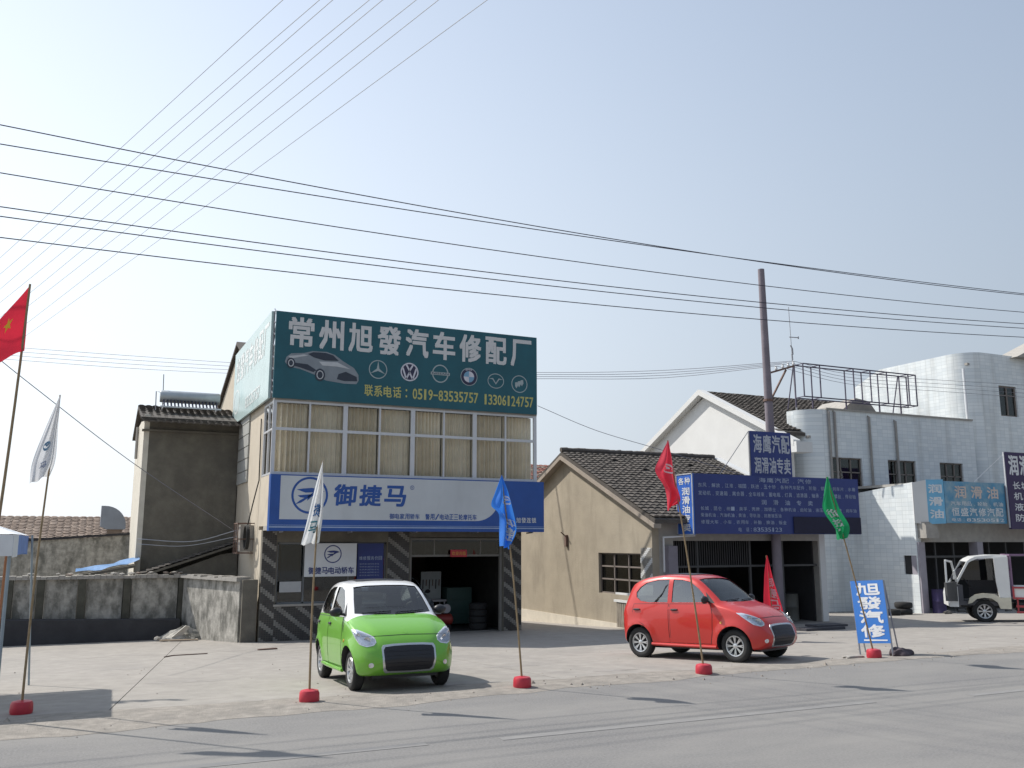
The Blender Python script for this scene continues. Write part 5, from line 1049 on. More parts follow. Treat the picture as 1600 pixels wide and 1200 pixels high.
for s in (-1, 1):
    for nm, P in (("f", DF), ("r", DR)):
        q = decal(grow(P, .009), F_side(s), .0012, .004, k=6); cp(f"seam{nm}{s}", "door_gap", "body", q, m_trim, None)
        q = decal(P, F_side(s), .004, .006, k=6); cp(f"door{nm}{s}", "door", None, q, pm_red, "paint")
        hx = -.17 if nm == "f" else -1.02; h = BV.ray_cast(Vector((hx, 1.4 * s, .875)), Vector((0, -s, 0)))[0]
        q = MB(); q.lathe([(0, -.075), (.014, -.07), (.02, -.03), (.02, .03), (.014, .07), (0, .075)], (hx, h.y + s * .012, .875), 10, 'x'); cp(None, "handle", f"door{nm}{s}", q, m_trim)
    q = decal(W_FD, F_side(s), -.012, .004); cp(None, "front_side_window", None, q, m_cgs)
    q = decal(W_RD, F_side(s), -.012, .004); cp(None, "rear_side_window", None, q, m_cgs)
    q = decal([(.545, 1.0), (.66, .995), (.54, 1.11), (.455, 1.19)], F_side(s), .004); cp(None, "mirror_triangle", None, q, m_trim)
    q = decal(HL, F_cor(s), .004, .02, k=3); cp(f"hl{s}", "headlight", None, q, m_lamp)
    q = decal([(25 + 0, .70), (24, .665), (27, .64), (36, .628), (47, .66), (58, .735), (70, .80), (60, .808), (48, .785), (36, .75)], F_cor(s), .016, .012, k=3); cp(None, "lens", f"hl{s}", q, m_lens)
    for cc, rr in (((36, .685), .052), ((52, .745), .04)):
        o, d = F_cor(s)(*cc); h = BV.ray_cast(Vector(o), Vector(d)); dd = Vector(d); ax_ = -dd; up_ = Vector((0, 0, 1)); rt = up_.cross(ax_).normalized(); q = MB(); vs = []
        for fr_, dep in ((1.0, .012), (.8, .004), (.45, .002), (.0, .006)): vs += [h[0] + ax_ * dep + (rt * math.cos(t) + up_ * math.sin(t)) * rr * fr_ for t in np.linspace(0, 2 * math.pi, 16, endpoint=False)]
        q.add(vs, [(r_ * 16 + j, r_ * 16 + (j + 1) % 16, (r_ + 1) * 16 + (j + 1) % 16, (r_ + 1) * 16 + j) for r_ in range(3) for j in range(16)]); cp(None, "lamp_bowl", f"hl{s}", q, m_chrome)
    q = decal(circ(s * .53, .365, .034), F_front, .006, .02, k=1); cp(None, "fog_light", None, q, m_lamp)
    q = decal(circ(.80, .665, .022, 8), F_side(s), .008, .012, k=1); cp(None, "side_indicator", None, q, m_amber)
    q = decal([(s * .46, .95), (s * .60, .93), (s * .62, .75), (s * .5, .72)], F_back, .006); cp(None, "tail_light", None, q, m_rlamp)
    # mirror
    bm = bmesh.new(); bmesh.ops.create_uvsphere(bm, u_segments=16, v_segments=10, radius=1)
    for v in bm.verts: v.co = Vector((.53 + v.co.x * (.065 if v.co.x > 0 else .03), s * (.80 + v.co.y * .10), 1.055 + v.co.z * .068))
    q = MB(); q.add([v.co.copy() for v in bm.verts], [tuple(v.index for v in f.verts) for f in bm.faces]); bm.free(); q.tube([(.55, s * .66, 1.01), (.54, s * .76, 1.03)], .02, 8); cp(f"mir{s}", "wing_mirror", None, q, m_trim)
    q = MB(); q.tube([(-.70, s * .722, .262), (-.3, s * .735, .255), (.3, s * .738, .25), (.68, s * .728, .248)], .028, 8); cp(None, "side_sill", None, q, pm_red, "paint")
q = decal(grow(GR, .026), F_front, .012, .03, k=4); cp("gs", "grille_surround", None, q, m_chrome)
q = decal(GR, F_front, .016, .02, k=4); cp("gr", "grille", None, q, m_trim)
for k in range(5):
    z = .325 + k * .055; q = decal([(-.325, z - .006), (.325, z - .006), (.325, z + .006), (-.325, z + .006)], F_front, .021, .006, rings=(1, .5), k=8); cp(None, "grille_bar", "gr", q, m_black)
q = decal([(-.62, .735), (0, .750), (.62, .735), (.62, .741), (0, .756), (-.62, .741)], F_front, .004, .004, rings=(1,), k=14); cp(None, "bonnet_gap", "body", q, m_trim)
q = decal(circ(0, .80, .035), F_front, .003, .005, k=1, rings=(1, .8)); cp(None, "bonnet_emblem", None, q, pm_red, "paint")
q = decal(W_FS, F_front, -.012, .004); cp(None, "windscreen", None, q, m_cgl)
q = decal(W_RS, F_back, -.012, .004); cp(None, "rear_window", None, q, m_cgl)
q = decal([(-.45, -.38), (.0, -.38), (.03, -.3), (.03, .3), (.0, .38), (-.45, .38), (-.48, .3), (-.48, -.3)], F_top, .008, .02); cp(None, "sunroof", None, q, m_trim)
for s in (0, 1):
    a = [(.02 - s * .5, 1.03), (.46 - s * .5, 1.05)]; q = MB(); P = [BV.ray_cast(Vector((2.4, a[0][0] + (a[1][0] - a[0][0]) * t, a[0][1] + (a[1][1] - a[0][1]) * t)), Vector((-1, 0, 0)))[0] + Vector((.012, 0, .006)) for t in np.linspace(0, 1, 8)]; q.tube(P, .008, 5); cp(None, "wiper", None, q, m_trim)
q = MB(); q.box(-1.35, 1.38, -.47, .47, .175, .235); cp(None, "underbody", None, q, m_trim, smooth=False)
def rbox(x0, x1, y0, y1, z0, z1, bev=.05):
    bm = bmesh.new(); bmesh.ops.create_cube(bm, size=1)
    for v in bm.verts: v.co = Vector(((x0 + x1) / 2 + v.co.x * (x1 - x0), (y0 + y1) / 2 + v.co.y * (y1 - y0), (z0 + z1) / 2 + v.co.z * (z1 - z0)))
    bmesh.ops.bevel(bm, geom=bm.edges[:], offset=bev, segments=3, affect='EDGES', profile=.6); q = MB(); bm.verts.index_update(); q.add([v.co.copy() for v in bm.verts], [tuple(v.index for v in f.verts) for f in bm.faces]); bm.free(); return q
for y in (-.32, .32):
    q = rbox(-.32, .18, y - .23, y + .23, .44, .60, .05); q2 = rbox(-.42, -.28, y - .22, y + .22, .58, 1.08, .05); q3 = rbox(-.41, -.31, y - .12, y + .12, 1.10, 1.28, .04); q.add(q2.v, q2.f); q.add(q3.v, q3.f); cp(None, "seat", None, q, m_seat)
q = rbox(-1.1, -.75, -.55, .55, .45, .62, .05); q2 = rbox(-1.2, -1.05, -.55, .55, .6, 1.05, .05); q.add(q2.v, q2.f); cp(None, "rear_seat", None, q, m_seat)
q = rbox(.42, .74, -.60, .60, .62, .95, .07); cp(None, "dashboard", None, q, m_int)
q = MB(); q.tube([(.28 + .08 * math.sin(t), .32 + .17 * math.cos(t), .93 + .15 * math.sin(t)) for t in np.linspace(0, 2 * math.pi, 25)], .014, 8); q.tube([(.28, .32, .93), (.5, .32, .82)], .02, 8); q.bar((.28, .16, .93), (.28, .48, .93), .03, .012); cp(None, "steering_wheel", None, q, m_trim)
q = MB(); h = BV.ray_cast(Vector((2.4, -.30, 1.395)), Vector((-1, 0, 0)))[0]; q.box(h.x - .018, h.x - .015, -.36, -.26, 1.35, 1.40); cp(None, "inspection_sticker", None, q, m_wprint, smooth=False)
ty = MB(); ty.lathe([(.170, .052), (.185, .070), (.215, .080), (.245, .078), (.266, .064), (.275, .045), (.275, -.045), (.266, -.064), (.245, -.078), (.215, -.080), (.185, -.070), (.170, -.052), (.170, .052)], (0, 0, 0), 40, 'y', caps=False)
for k in range(48):
    t = 2 * math.pi * k / 48; c, s_ = math.cos(t), math.sin(t); ty.bar((.2755 * c, -.05, .2755 * s_), (.2755 * c, .05, .2755 * s_), .012, .006, up=(c, 0, s_))
ty_me = mesh_of("tyre", ty, m_rubber, True, ang=50)
ri = MB(); ri.lathe([(.170, .050), (.178, .066), (.172, .074), (.160, .070), (.150, .045), (.148, -.03)], (0, 0, 0), 40, 'y', caps=False)
for k in range(8):
    t = 2 * math.pi * k / 8
    for dt in (-.10, .10): ri.bar((.045 * math.cos(t), .050, .045 * math.sin(t)), (.156 * math.cos(t + dt), .062, .156 * math.sin(t + dt)), .018, .016, up=(0, 1, 0))
ri.lathe([(0, .064), (.028, .064), (.045, .056), (.05, .03), (0, .03)], (0, 0, 0), 20, 'y'); ri_me = mesh_of("rim", ri, m_alloy, True, ang=30)
dk = MB(); dk.lathe([(0, -.02), (.165, -.02), (.165, -.05), (0, -.05)], (0, 0, 0), 24, 'y'); dk_me = mesh_of("brake_disc", dk, m_trim, False)
for ax in AX:
    for s in (1, -1):
        k = f"w{ax}{s}"; PT.append((k, "wheel", None, dk_me, None, (ax, s * .625, WR), 0 if s > 0 else math.pi, None)); PT.append((None, "tyre", k, ty_me, None, (0, 0, 0), 0, None)); PT.append((None, "rim", k, ri_me, None, (0, 0, 0), 0, None))
def place_car(name, label, pos, head, paint, roof, slope=True, group=None):
    t = thing(name, label, "car", (0, 0, 0), group); f = Vector((head[0], head[1], 0)).normalized(); up_ = Vector((0, SL, 1)).normalized() if slope else Vector((0, 0, 1))
    f = (f - up_ * f.dot(up_)).normalized(); l = up_.cross(f); m = Matrix((f, l, up_)).transposed().to_4x4(); m = m @ Matrix.Scale(1.04, 4); m.translation = Vector((pos[0], pos[1], pos[2] if len(pos) > 2 else zg(pos[1]))); t.matrix_world = m
    ks = {}
    for key, nm, par, me, role, loc, rz, lab in PT:
        o = link(nm, me, ks[par] if par else t); o.location = loc; o.rotation_euler = (0, 0, rz)
        if key: ks[key] = o
        if role:
            o.material_slots[0].link = 'OBJECT'; o.material_slots[0].material = paint
            if role == "body": o.material_slots[1].link = 'OBJECT'; o.material_slots[1].material = roof
        if lab: o["label"] = lab
    return t
place_car("hatchback_car", "small lime green hatchback with white roof parked facing the road", (4.40, 14.44), (-.03, -1), pm_green, pm_white, group="small hatchbacks")
place_car("hatchback_car", "small red hatchback parked at an angle before the parts shop", (11.02, 14.74), (.35, -.94), pm_red, pm_red, group="small hatchbacks")
place_car("hatchback_car", "silver hatchback half hidden in the dark garage bay", (9.35, 28.9, FZ + .03), (.05, -1), pm_grey, pm_grey, slope=False, group="small hatchbacks")

# ------------------------------------------------------------------ white pickup truck at the right (local x forward)
tk = thing("pickup_truck", "white light truck with its driver's door open and red-framed load bed", "truck", (0, 0, 0))
tc_ = aty(1535, 973, 19.6); hd = Vector((-.72, .69, 0)).normalized(); m = Matrix((hd, Vector((0, 0, 1)).cross(hd), Vector((0, 0, 1)))).transposed().to_4x4(); m.translation = Vector((25.25, 19.85, zg(19.7))); tk.matrix_world = m
twm = M("truck_white", (.74, .74, .72), .4, var=.05, coat=.4); trm = M("truck_red", (.40, .05, .06), .5, var=.2); cream_ = M("truck_cream", (.62, .58, .46), .5, var=.15)
m_tgl = glass("cab_shade_glass", (.10, .11, .12), .06)  # dark tint stands in for the shade inside the cab
def tp(name, mb, mats, par=None, smooth=False): o = link(name, mesh_of(name, mb, mats, smooth), par or tk); return o
q = MB(); q.prism([(.40, .72, 1.80), (.30, .72, 1.88), (.15, .72, 1.95), (-.3, .72, 2.0), (-.72, .72, 2.0), (-.72, .72, 1.92), (.10, .72, 1.89), (.26, .72, 1.82), (.36, .72, 1.76)], (0, -1.44, 0))
tp("roof_shell", q, twm)
for y in (.72, -.72):
    q = MB(); q.bar((.80, y * 1.05, 1.04), (.37, y, 1.79), .06); tp("front_pillar", q, twm)
for y in (.70, -.78):
    q = MB(); q.prism([(-.72, y, .75), (-.42, y, .75), (-.36, y, 1.2), (-.34, y, 1.93), (-.72, y, 1.95)], (0, .08, 0)); tp("rear_pillar", q, twm)
q = MB(); q.box(-.74, -.70, -.7, .7, .7, 1.95); tp("cab_back", q, twm); q = MB(); q.box(-.69, -.66, -.69, .68, .62, 1.9); q.box(-.66, .2, -.68, -.66, .62, 1.2); tp("cab_shade_lining", q, m_int); q = MB(); q.prism([(.72, -.72, 1.2), (.36, -.72, 1.76), (-.66, -.72, 1.9), (-.66, -.72, 1.2)], (0, .02, 0)); tp("far_window", q, m_tgl)  # dark lining and far pane added to paint the cab's inner shade
q = MB(); q.prism([(.95, -.76, .45), (.95, -.76, .8), (.88, -.76, 1.05), (.7, -.76, 1.05), (.7, -.76, .45)], (0, 1.52, 0)); tp("nose", q, twm)
q = MB(); q.prism([(.72, .66, 1.24), (.33, .60, 1.80), (.34, .60, 1.81), (.74, .66, 1.25)], (0, -1.28, 0)); tp("windscreen", q, m_tgl)
q = MB(); q.prism([(.45, .70, .55), (.40, .70, .72), (.25, .70, .82), (0, .70, .87), (-.3, .70, .84), (-.45, .70, .74), (-.72, .70, .76), (-.72, .70, .42), (-.42, .70, .42), (-.36, .70, .60), (-.2, .70, .72), (0, .70, .74), (.2, .70, .70), (.34, .70, .58)], (0, .10, 0)); tp("wheel_arch", q, cream_)
q = MB(); q.box(-.7, .9, -.7, .68, .5, .62); q.box(.55, .75, -.7, .66, .62, 1.1); tp("cab_floor", q, m_int)
q = rbox(-.6, -.15, .05, .6, .62, .85, .05); q2 = rbox(-.66, -.5, .05, .6, .85, 1.4, .05); q.add(q2.v, q2.f); tp("seat", q, m_seat, smooth=True)
q = MB(); q.tube([(.38 + .09 * math.sin(t), .33 + .2 * math.cos(t), 1.15 + .13 * math.sin(t)) for t in np.linspace(0, 6.283, 21)], .016, 6); tp("steering_wheel", q, m_trim, smooth=True)
# open driver's door swung forward and outward
q = MB(); h = Vector((.72, .78, 0)); e = Vector((.42, .90, 0)).normalized()
def dp(a, z): v = h + e * a; return (v.x, v.y, z)
q.prism([dp(0, .62), dp(.85, .66), dp(.9, 1.2), dp(0, 1.2)], (.06, -.04, 0)); dr_ = tp("door", q, M("door_lining", (.10, .10, .10), .7))
q = MB()
for A_, B_ in ((dp(0, 1.2), dp(.35, 1.8)), (dp(.35, 1.8), dp(.86, 1.85)), (dp(.88, 1.2), dp(.86, 1.85))): q.bar(A_, B_, .05)
tp("window_frame", q, twm, dr_)
q = rbox(.78, .84, 1.02, 1.2, 1.28, 1.55, .02); q.tube([(.75, .85, 1.3), (.8, 1.05, 1.4)], .012, 6); tp("wing_mirror", q, m_chrome)
for ax in (0, -2.55):
    for s in (.62, -.62):
        o = link("wheel", dk_me, tk); o.location = (ax, s, .33); o.scale = (1.2, 1.15, 1.2); o.rotation_euler = (0, 0, 0 if s > 0 else math.pi)
        for nm, me in (("tyre", ty_me), ("rim", ri_me)): c = link(nm, me, o)
q = MB(); q.box(-3.9, .6, -.4, .4, .42, .56); tp("chassis", q, m_trim)
q = MB(); q.box(-3.9, -.80, .70, .76, .72, 1.06); q.box(-3.9, -.80, -.76, -.70, .72, 1.06); q.box(-3.9, -.8, -.7, .7, .70, .76); bd = tp("load_bed", q, twm)
q = MB()
for z in (.74, 1.05): q.bar((-.78, .78, z), (-3.9, .78, z), .05)
for x in (-.80, -1.6, -2.4, -3.2): q.bar((x, .785, .72), (x, .785, 1.08), .05)
tp("bed_trim", q, trm, bd)
q = MB()
for y in np.linspace(-.70, .74, 7): q.bar((-.80, y, .75), (-.80, y, 2.02), .035)
for z in (1.1, 1.6, 2.0): q.bar((-.80, -.72, z), (-.80, .76, z), .045)
for z in (2.0,): q.bar((-.8, .74, z), (-3.8, .74, z), .04); q.bar((-.8, -.74, z), (-3.8, -.74, z), .04)
for x in (-1.8, -2.8, -3.8): q.bar((x, .74, 1.06), (x, .74, 2.0), .035); q.bar((x, -.74, 1.06), (x, -.74, 2.0), .035)
tp("headboard_rack", q, M("rack_purple", (.20, .12, .20), .5))
q = MB()
for z in (.33, .5): q.bar((-.85, .74, z), (-2.1, .74, z), .06)
for x in (-.9, -1.3, -1.7, -2.05): q.bar((x, .74, .3), (x, .74, .72), .04)
tp("side_guard", q, trm)
q = rbox(-1.25, -.85, .35, .68, .36, .62, .04); tp("fuel_tank", q, m_trim, smooth=True)

# ------------------------------------------------------------------ flags on bamboo poles in red weighted feet
def spl(P, t):
    P = [Vector(p) for p in P]; x = t * (len(P) - 1); i = min(int(x), len(P) - 2); f = x - i; p1, p2 = P[i], P[i + 1]; p0 = P[i - 1] if i else p1 * 2 - p2; p3 = P[i + 2] if i + 2 < len(P) else p2 * 2 - p1
    return .5 * (2 * p1 + (p2 - p0) * f + (2 * p0 - 5 * p1 + 4 * p2 - p3) * f * f + (3 * p1 - p0 - 3 * p2 + p3) * f ** 3)
def flag(label, Y, base, top, edge_a, edge_b, col, decor=None, amp=.05, waves=2.0, ph=0., foot=True, pr=.016, bend=.03, grp="roadside flags", trans=.35, texts=()):
    """edge_a, edge_b: the two long edges of the drooping cloth, top to bottom, as they hang in the plane y=Y"""
    b = base if isinstance(base, Vector) else aty(*base, Y); t = aty(*top, Y)
    f = thing("flag", label, "flag", (b.x, b.y, zg(b.y)), grp)
    gz = zg(b.y); q = MB(); side = 1 if t.x < b.x else -1
    pts = [Vector((b.x, b.y, gz + .06)).lerp(Vector((t.x, Y, t.z)), k / 10) + Vector((side * bend * math.sin(math.pi * k / 10), .0, 0)) for k in range(11)]
    q.tube(pts, [pr * (1 - .35 * k / 10) for k in range(11)], 8); part("pole", q, m_wood, f, smooth=True)
    if foot:
        q = MB(); q.lathe([(0, 0), (.125, 0), (.135, .03), (.13, .12), (.115, .15), (.05, .165), (0, .165)], (b.x, b.y, gz), 20); part("weighted_foot", q, m_red, f, smooth=True)
    A = [aty(*p, Y) for p in edge_a]; B = [aty(*p, Y) for p in edge_b]
    wmax = max((a - c).length for a, c in zip(A, B))
    def surf(s, tt, off=0.):
        a, c = spl(A, tt), spl(B, tt); p = a.lerp(c, s); wd = (a - c).length / wmax
        yy = amp * (.35 + .65 * tt) * (math.sin(2 * math.pi * waves * s + ph + 2.2 * tt) + .4 * math.sin(9 * tt + 5 * s + ph)) * min(1, wd * 1.5 + .1)
        return Vector((p.x, p.y + yy - .02 - off, p.z + .012 * math.sin(11 * s + ph) * tt))
    nu, nv = 26, 30; q = MB(); q.add([surf(i / nu, j / nv) for j in range(nv + 1) for i in range(nu + 1)], [(j * (nu + 1) + i, j * (nu + 1) + i + 1, (j + 1) * (nu + 1) + i + 1, (j + 1) * (nu + 1) + i) for j in range(nv) for i in range(nu)])
    mt_ = M("flag_cloth", col, .75, var=.06, trans=trans); part("cloth", q, mt_, f, smooth=True, fix=False, ang=80)
    for kind, txt, (s0, t0, s1, t1), c in texts:
        q = MB(); fn = lambda x, y: surf(x, y, .012)
        if kind == 't': # vertical run of characters, x across cloth, y is downwards
            n = len(txt); h = (t1 - t0) / n
            for i, ch in enumerate(txt): letters(q, ch, (0, 0, 0), (1, 0, 0), (0, 1, 0), (s0, t0 + (i + .9) * h, s1, t0 + i * h), .03, fn=fn)
        elif kind == 'o':
            cx, cy = (s0 + s1) / 2, (t0 + t1) / 2; ring(q, (0, 0, 0), (1, 0, 0), (0, 1, 0), cx, cy, (s1 - s0) / 2, (t1 - t0) / 2, .025, fn=fn)
            poly(q, (0, 0, 0), (1, 0, 0), (0, 1, 0), [(cx + x * (s1 - s0) / 2, cy - y * (t1 - t0) / 2) for x, y in ((-.7, .3), (.1, .4), (.8, .2), (.1, -.08), (-.7, -.5), (-.1, -.05))], fn=fn)
        elif kind == '*':
            cx, cy = (s0 + s1) / 2, (t0 + t1) / 2; P = [(cx + (1 if k % 2 == 0 else .4) * (s1 - s0) / 2 * math.sin(k * math.pi / 5), cy - (1 if k % 2 == 0 else .4) * (t1 - t0) / 2 * math.cos(k * math.pi / 5)) for k in range(10)]
            for k in range(10): poly(q, (0, 0, 0), (1, 0, 0), (0, 1, 0), [(cx, cy), P[k], P[(k + 1) % 10]], fn=fn)
        part("star" if kind == '*' else "printing", q, M("flag_print", c, .7, var=.05, trans=.2), f, fix=False)
    return f
WH, BL, YE_ = (.75, .77, .78), (.05, .17, .42), (.8, .6, .05)
flag("drooping white flag with blue printing at the far left", 13.4, (33, 1112), (94, 617), [(94, 617), (70, 672), (50, 724), (46, 757)], [(95, 617), (91, 665), (87, 716), (78, 742)], (.72, .73, .75), ph=.7, texts=[('o', '', (.3, .46, .65, .55), (.2, .35, .5)), ('t', '马', (.35, .68, .65, .80), (.25, .32, .5))])
flag("hanging white flag in front of the fascia beside the green car", 12.45, (483, 1097), (504, 720), [(504, 720), (493, 758), (481, 808), (468, 852)], [(504, 720), (505, 768), (503, 812), (497, 848)], (.78, .79, .80), ph=2.0, texts=[('t', '捷', (.3, .50, .75, .66), BL), ('t', '马', (.2, .70, .7, .88), (.08, .3, .35))])
flag("bright blue flag hanging before the fascia's right end", 12.3, (816, 1075), (783, 742), [(783, 742), (774, 770), (768, 790), (782, 806), (781, 854)], [(783, 742), (797, 776), (805, 808), (807, 832), (797, 857)], (.05, .25, .78), ph=.3, amp=.07, texts=[('o', '', (.45, .26, .85, .38), WH), ('t', '御捷', (.2, .62, .75, .95), WH)])
flag("red flag furling left of the navy fascia in front of the red car", 12.3, (1100, 1053), (1043, 688), [(1043, 688), (1031, 716), (1024, 736), (1040, 764), (1041, 799)], [(1043, 688), (1053, 728), (1057, 758), (1063, 783), (1048, 791)], (.72, .06, .10), ph=1.2, amp=.07, texts=[('o', '', (.3, .27, .8, .41), WH)])
flag("green flag on a leaning pole behind the blue pavement sign", 12.75, (1366, 1028), (1291, 745), [(1291, 745), (1285, 775), (1284, 796), (1298, 822), (1307, 843)], [(1293, 745), (1301, 772), (1309, 796), (1324, 822), (1319, 841)], (.02, .34, .13), ph=2.6, amp=.06, texts=[('t', '御捷马', (.25, .50, .8, .92), WH)])
flag("red pennant leaning behind the bonnet of the red car", 17.0, Vector((14.6, 17.0, 0)), (1197, 868), [(1197, 868), (1194, 900), (1194, 930), (1196, 972)], [(1198, 868), (1207, 900), (1218, 935), (1231, 972)], (.70, .03, .06), ph=.4, amp=.05, texts=[('t', '御捷马', (.3, .36, .75, .88), (.75, .45, .5))])
flag("large red national flag with yellow stars cut by the left edge", 13.0, Vector((-1.12, 13.0, 0)), (47, 444), [(47, 446), (44, 480), (41, 515), (38, 549)], [(-42, 548), (-46, 566), (-48, 582), (-52, 590)], (.70, .03, .06), ph=.5, amp=.05, waves=1.3, pr=.022, bend=-.03, texts=[('*', '', (.26, .20, .44, .46), YE_)] + [('*', '', (a, b, a + .08, b + .11), YE_) for a, b in ((.50, .10), (.56, .24), (.56, .42), (.50, .56))])

# ------------------------------------------------------------------ canopy stall cut by the left edge
st = thing("canopy_stall", "white and blue canopy on thin metal legs at the left edge", "canopy", (-2, 15.6, 0))
q = MB(); cz = 2.19
q.add([(-4, 13.9, cz), (-.86, 13.9, cz), (-.86, 17.25, cz), (-4, 17.25, cz), (-2.4, 15.6, cz + .55)], [(0, 1, 4), (1, 2, 4), (2, 3, 4), (3, 0, 4), (3, 2, 1, 0)]); part("roof_cloth", q, M("canopy_white", (.72, .74, .76), .7), st)
def val(a, b, mat_, z0):
    q = MB(); q.prism([(*a, z0), (*b, z0), (*b, cz - .01), (*a, cz - .01)], (.004, .004, 0)); part("valance", q, mat_, st)
vb = M("canopy_blue", (.16, .26, .55), .7, var=.2, vs_=5)
val((-.865, 14.9), (-.865, 17.25), vb, 1.90); val((-4, 17.26), (-.86, 17.26), vb, 1.88); val((-.865, 13.9), (-.865, 14.88), bpy.data.materials["canopy_white"], 1.88); val((-4, 13.89), (-.87, 13.89), bpy.data.materials["canopy_white"], 1.9)
for x, y, r in ((-.9, 13.95, .022), (-.80, 17.2, .016), (-3.9, 13.95, .02), (-3.9, 17.2, .02)):
    q = MB(); q.tube([(x + (.14 if y > 17 and x > -1 else 0), y, zg(y)), (x, y, cz)], r, 8); part("leg", q, M("leg_steel", (.30, .36, .40), .5) if y < 14 and x > -1 else bpy.data.materials["leg_steel"], st)
q = MB(); q.tube([(-1.12, 16.2, zg(16.2)), (-1.08, 16.2, cz)], .02, 8); single("orange_post", q, M("orange_paint", (.45, .20, .10), .6), "thin orange-brown post standing under the canopy", "post", (-1.12, 16.2, zg(16.2)))

# ------------------------------------------------------------------ blue pavement sign
ps_ = thing("pavement_sign", "blue pavement sign with four white vertical characters behind the flag foot", "sign", (13.72, 13.15, zg(13.15)))
bl0 = aty(1341, 1005, 13.45); br0 = aty(1392, 1005, 12.8); tl0 = aty(1328, 908, 13.6); tr0 = aty(1379, 906, 12.95)
tl0 = atx(1328, 908, bl0.x + .12); tr0 = atx(1379, 906, br0.x + .12)
nv_ = (br0 - bl0).cross(tl0 - bl0).normalized(); nv_ = nv_ if nv_.x < 0 else -nv_
q = MB(); q.prism([bl0, br0, tr0, tl0], -nv_ * .03); part("panel", q, M("sign_blue", (.03, .16, .50), .45, var=.06), ps_)
def psf(x, y): return bl0.lerp(br0, x).lerp(tl0.lerp(tr0, x), y) + nv_ * .004
q = MB()
for i, ch in enumerate("旭發汽修"): letters(q, ch, (0, 0, 0), (1, 0, 0), (0, 1, 0), (.15, .755 - i * .222, .88, .96 - i * .222), .05, fn=psf, nrm=nv_)
poly(q, (0, 0, 0), (1, 0, 0), (0, 1, 0), [(.2, .035), (.92, .035), (.92, .055), (.2, .06)], fn=psf); part("lettering", q, m_wprint, ps_, fix=False)
for a, b in ((bl0, tl0), (br0, tr0)):
    d_ = (b - a).normalized(); lo = a - d_ * ((a.z - zg(a.y)) / d_.z); q = MB(); q.bar(lo - nv_ * .02, b - nv_ * .02, .025); part("front_leg", q, m_steel, ps_)
    q = MB(); q.bar(b - nv_ * .03, Vector((b.x + .35, b.y + .05, zg(b.y))), .02); part("rear_leg", q, m_steel, ps_)
def lump(name, c, sx, sy, sz, mat_, label, cat, seed):
    random.seed(seed); bm = bmesh.new(); bmesh.ops.create_icosphere(bm, subdivisions=3, radius=1)
    for v in bm.verts:
        n = 1 + .14 * math.sin(5 * v.co.x + seed) + .12 * math.sin(7 * v.co.y + 2 * v.co.z + seed); v.co = Vector((v.co.x * sx * n, v.co.y * sy * n, max(v.co.z, -.35) * sz * n + .35 * sz)) + Vector(c)
    q = MB(); q.add([v.co.copy() for v in bm.verts], [tuple(v.index for v in f.verts) for f in bm.faces]); bm.free(); return single(name, q, mat_, label, cat, c, smooth=True)
c = atz(1408, 1025, -.02); lump("sandbag", (c.x, c.y, zg(c.y)), .24, .16, .11, M("dark_sack", (.07, .055, .065), .85, var=.3), "dark sandbag weighing down the pavement sign on its right", "sandbag", 3)
c = atz(1334, 1028, -.03); lump("flat_stone", (c.x, c.y, zg(c.y)), .22, .10, .04, m_cement, "flat stone at the left foot of the pavement sign", "stone", 5)
# clutter by the shops
def tyre_at(x, y, z, lying=True, label="", grp="old tyres by the shops"):
    t = MB()
    t.lathe([(.19, .09), (.22, .11), (.28, .10), (.31, .06), (.31, -.06), (.28, -.10), (.22, -.11), (.19, -.09), (.19, .09)], (x, y, z + (.11 if lying else .31)), 28, 'z' if lying else 'y'); return single("loose_tyre", t, m_rubber, label, "tyre", (x, y, z), grp, smooth=True)
c = atz(1388, 958, -.55); tyre_at(27.2, 24.6, zg(24.6), True, "loose tyre lying lowest by the white tiled side wall"); tyre_at(27.25, 24.63, zg(24.6) + .225, True, "loose tyre on top of another by the white tiled side wall"); tyre_at(26.5, 24.5, zg(24.5), True, "single loose tyre lying left of the stacked pair")
for k, (x, y) in enumerate(((19.6, 24.6), (20.4, 24.9), (21.1, 24.3))):
    for j in range(3): tyre_at(x, y, zg(BY0) + .02 + j * .225, True, f"{('lowest','middle','topmost')[j]} tyre in the {('left','middle','right')[k]} stack inside the dark parts shop", "tyres inside the parts shop")
q = MB(); q.box(17.9, 19.3, 19.5, 19.95, zg(19.5) - .02, zg(19.5) + .07); q.box(18.5, 19.6, 19.7, 20.2, zg(19.9) + .072, zg(19.9) + .13)
single("door_panels", q, M("dark_board", (.05, .05, .06), .6), "dark boards lying flat on the ground behind the red car", "board", (18.6, 19.8, zg(19.7)))
q = MB(); q.box(16.6, 18.6, 26.6, 27.0, zg(BY0) + .02, 1.6); sh_ = single("shelf_rack", q, M("dark_wood", (.05, .04, .035), .8), "dark shelf rack at the back of the parts shop", "shelf", (17.6, 26.8, zg(BY0)))
for k in range(10):
    x = 16.7 + (k % 5) * .36; z = .2 + (k // 5) * .6; q = MB(); q.box(x, x + random.uniform(.18, .3), 26.3, 26.59, z, z + random.uniform(.2, .4)); part("carton", q, M("carton", (.22, .17, .12), .8), sh_)
for k in range(10):
    x, y = 28.5 + k * .36 + random.uniform(0, .12), 24.2 + random.uniform(-.5, .3); lump("scrap_piece", (x, y, zg(y)), random.uniform(.08, .2), random.uniform(.06, .15), random.uniform(.05, .12), M("scrap", (.12, .11, .10), .8, var=.4) if k == 0 else bpy.data.materials["scrap"], f"piece of dark scrap, {(ordn + ['ninth', 'tenth'])[k]} from the left in the litter before the low shop", "scrap", k + 20)["group"] = "scrap before the low shop"
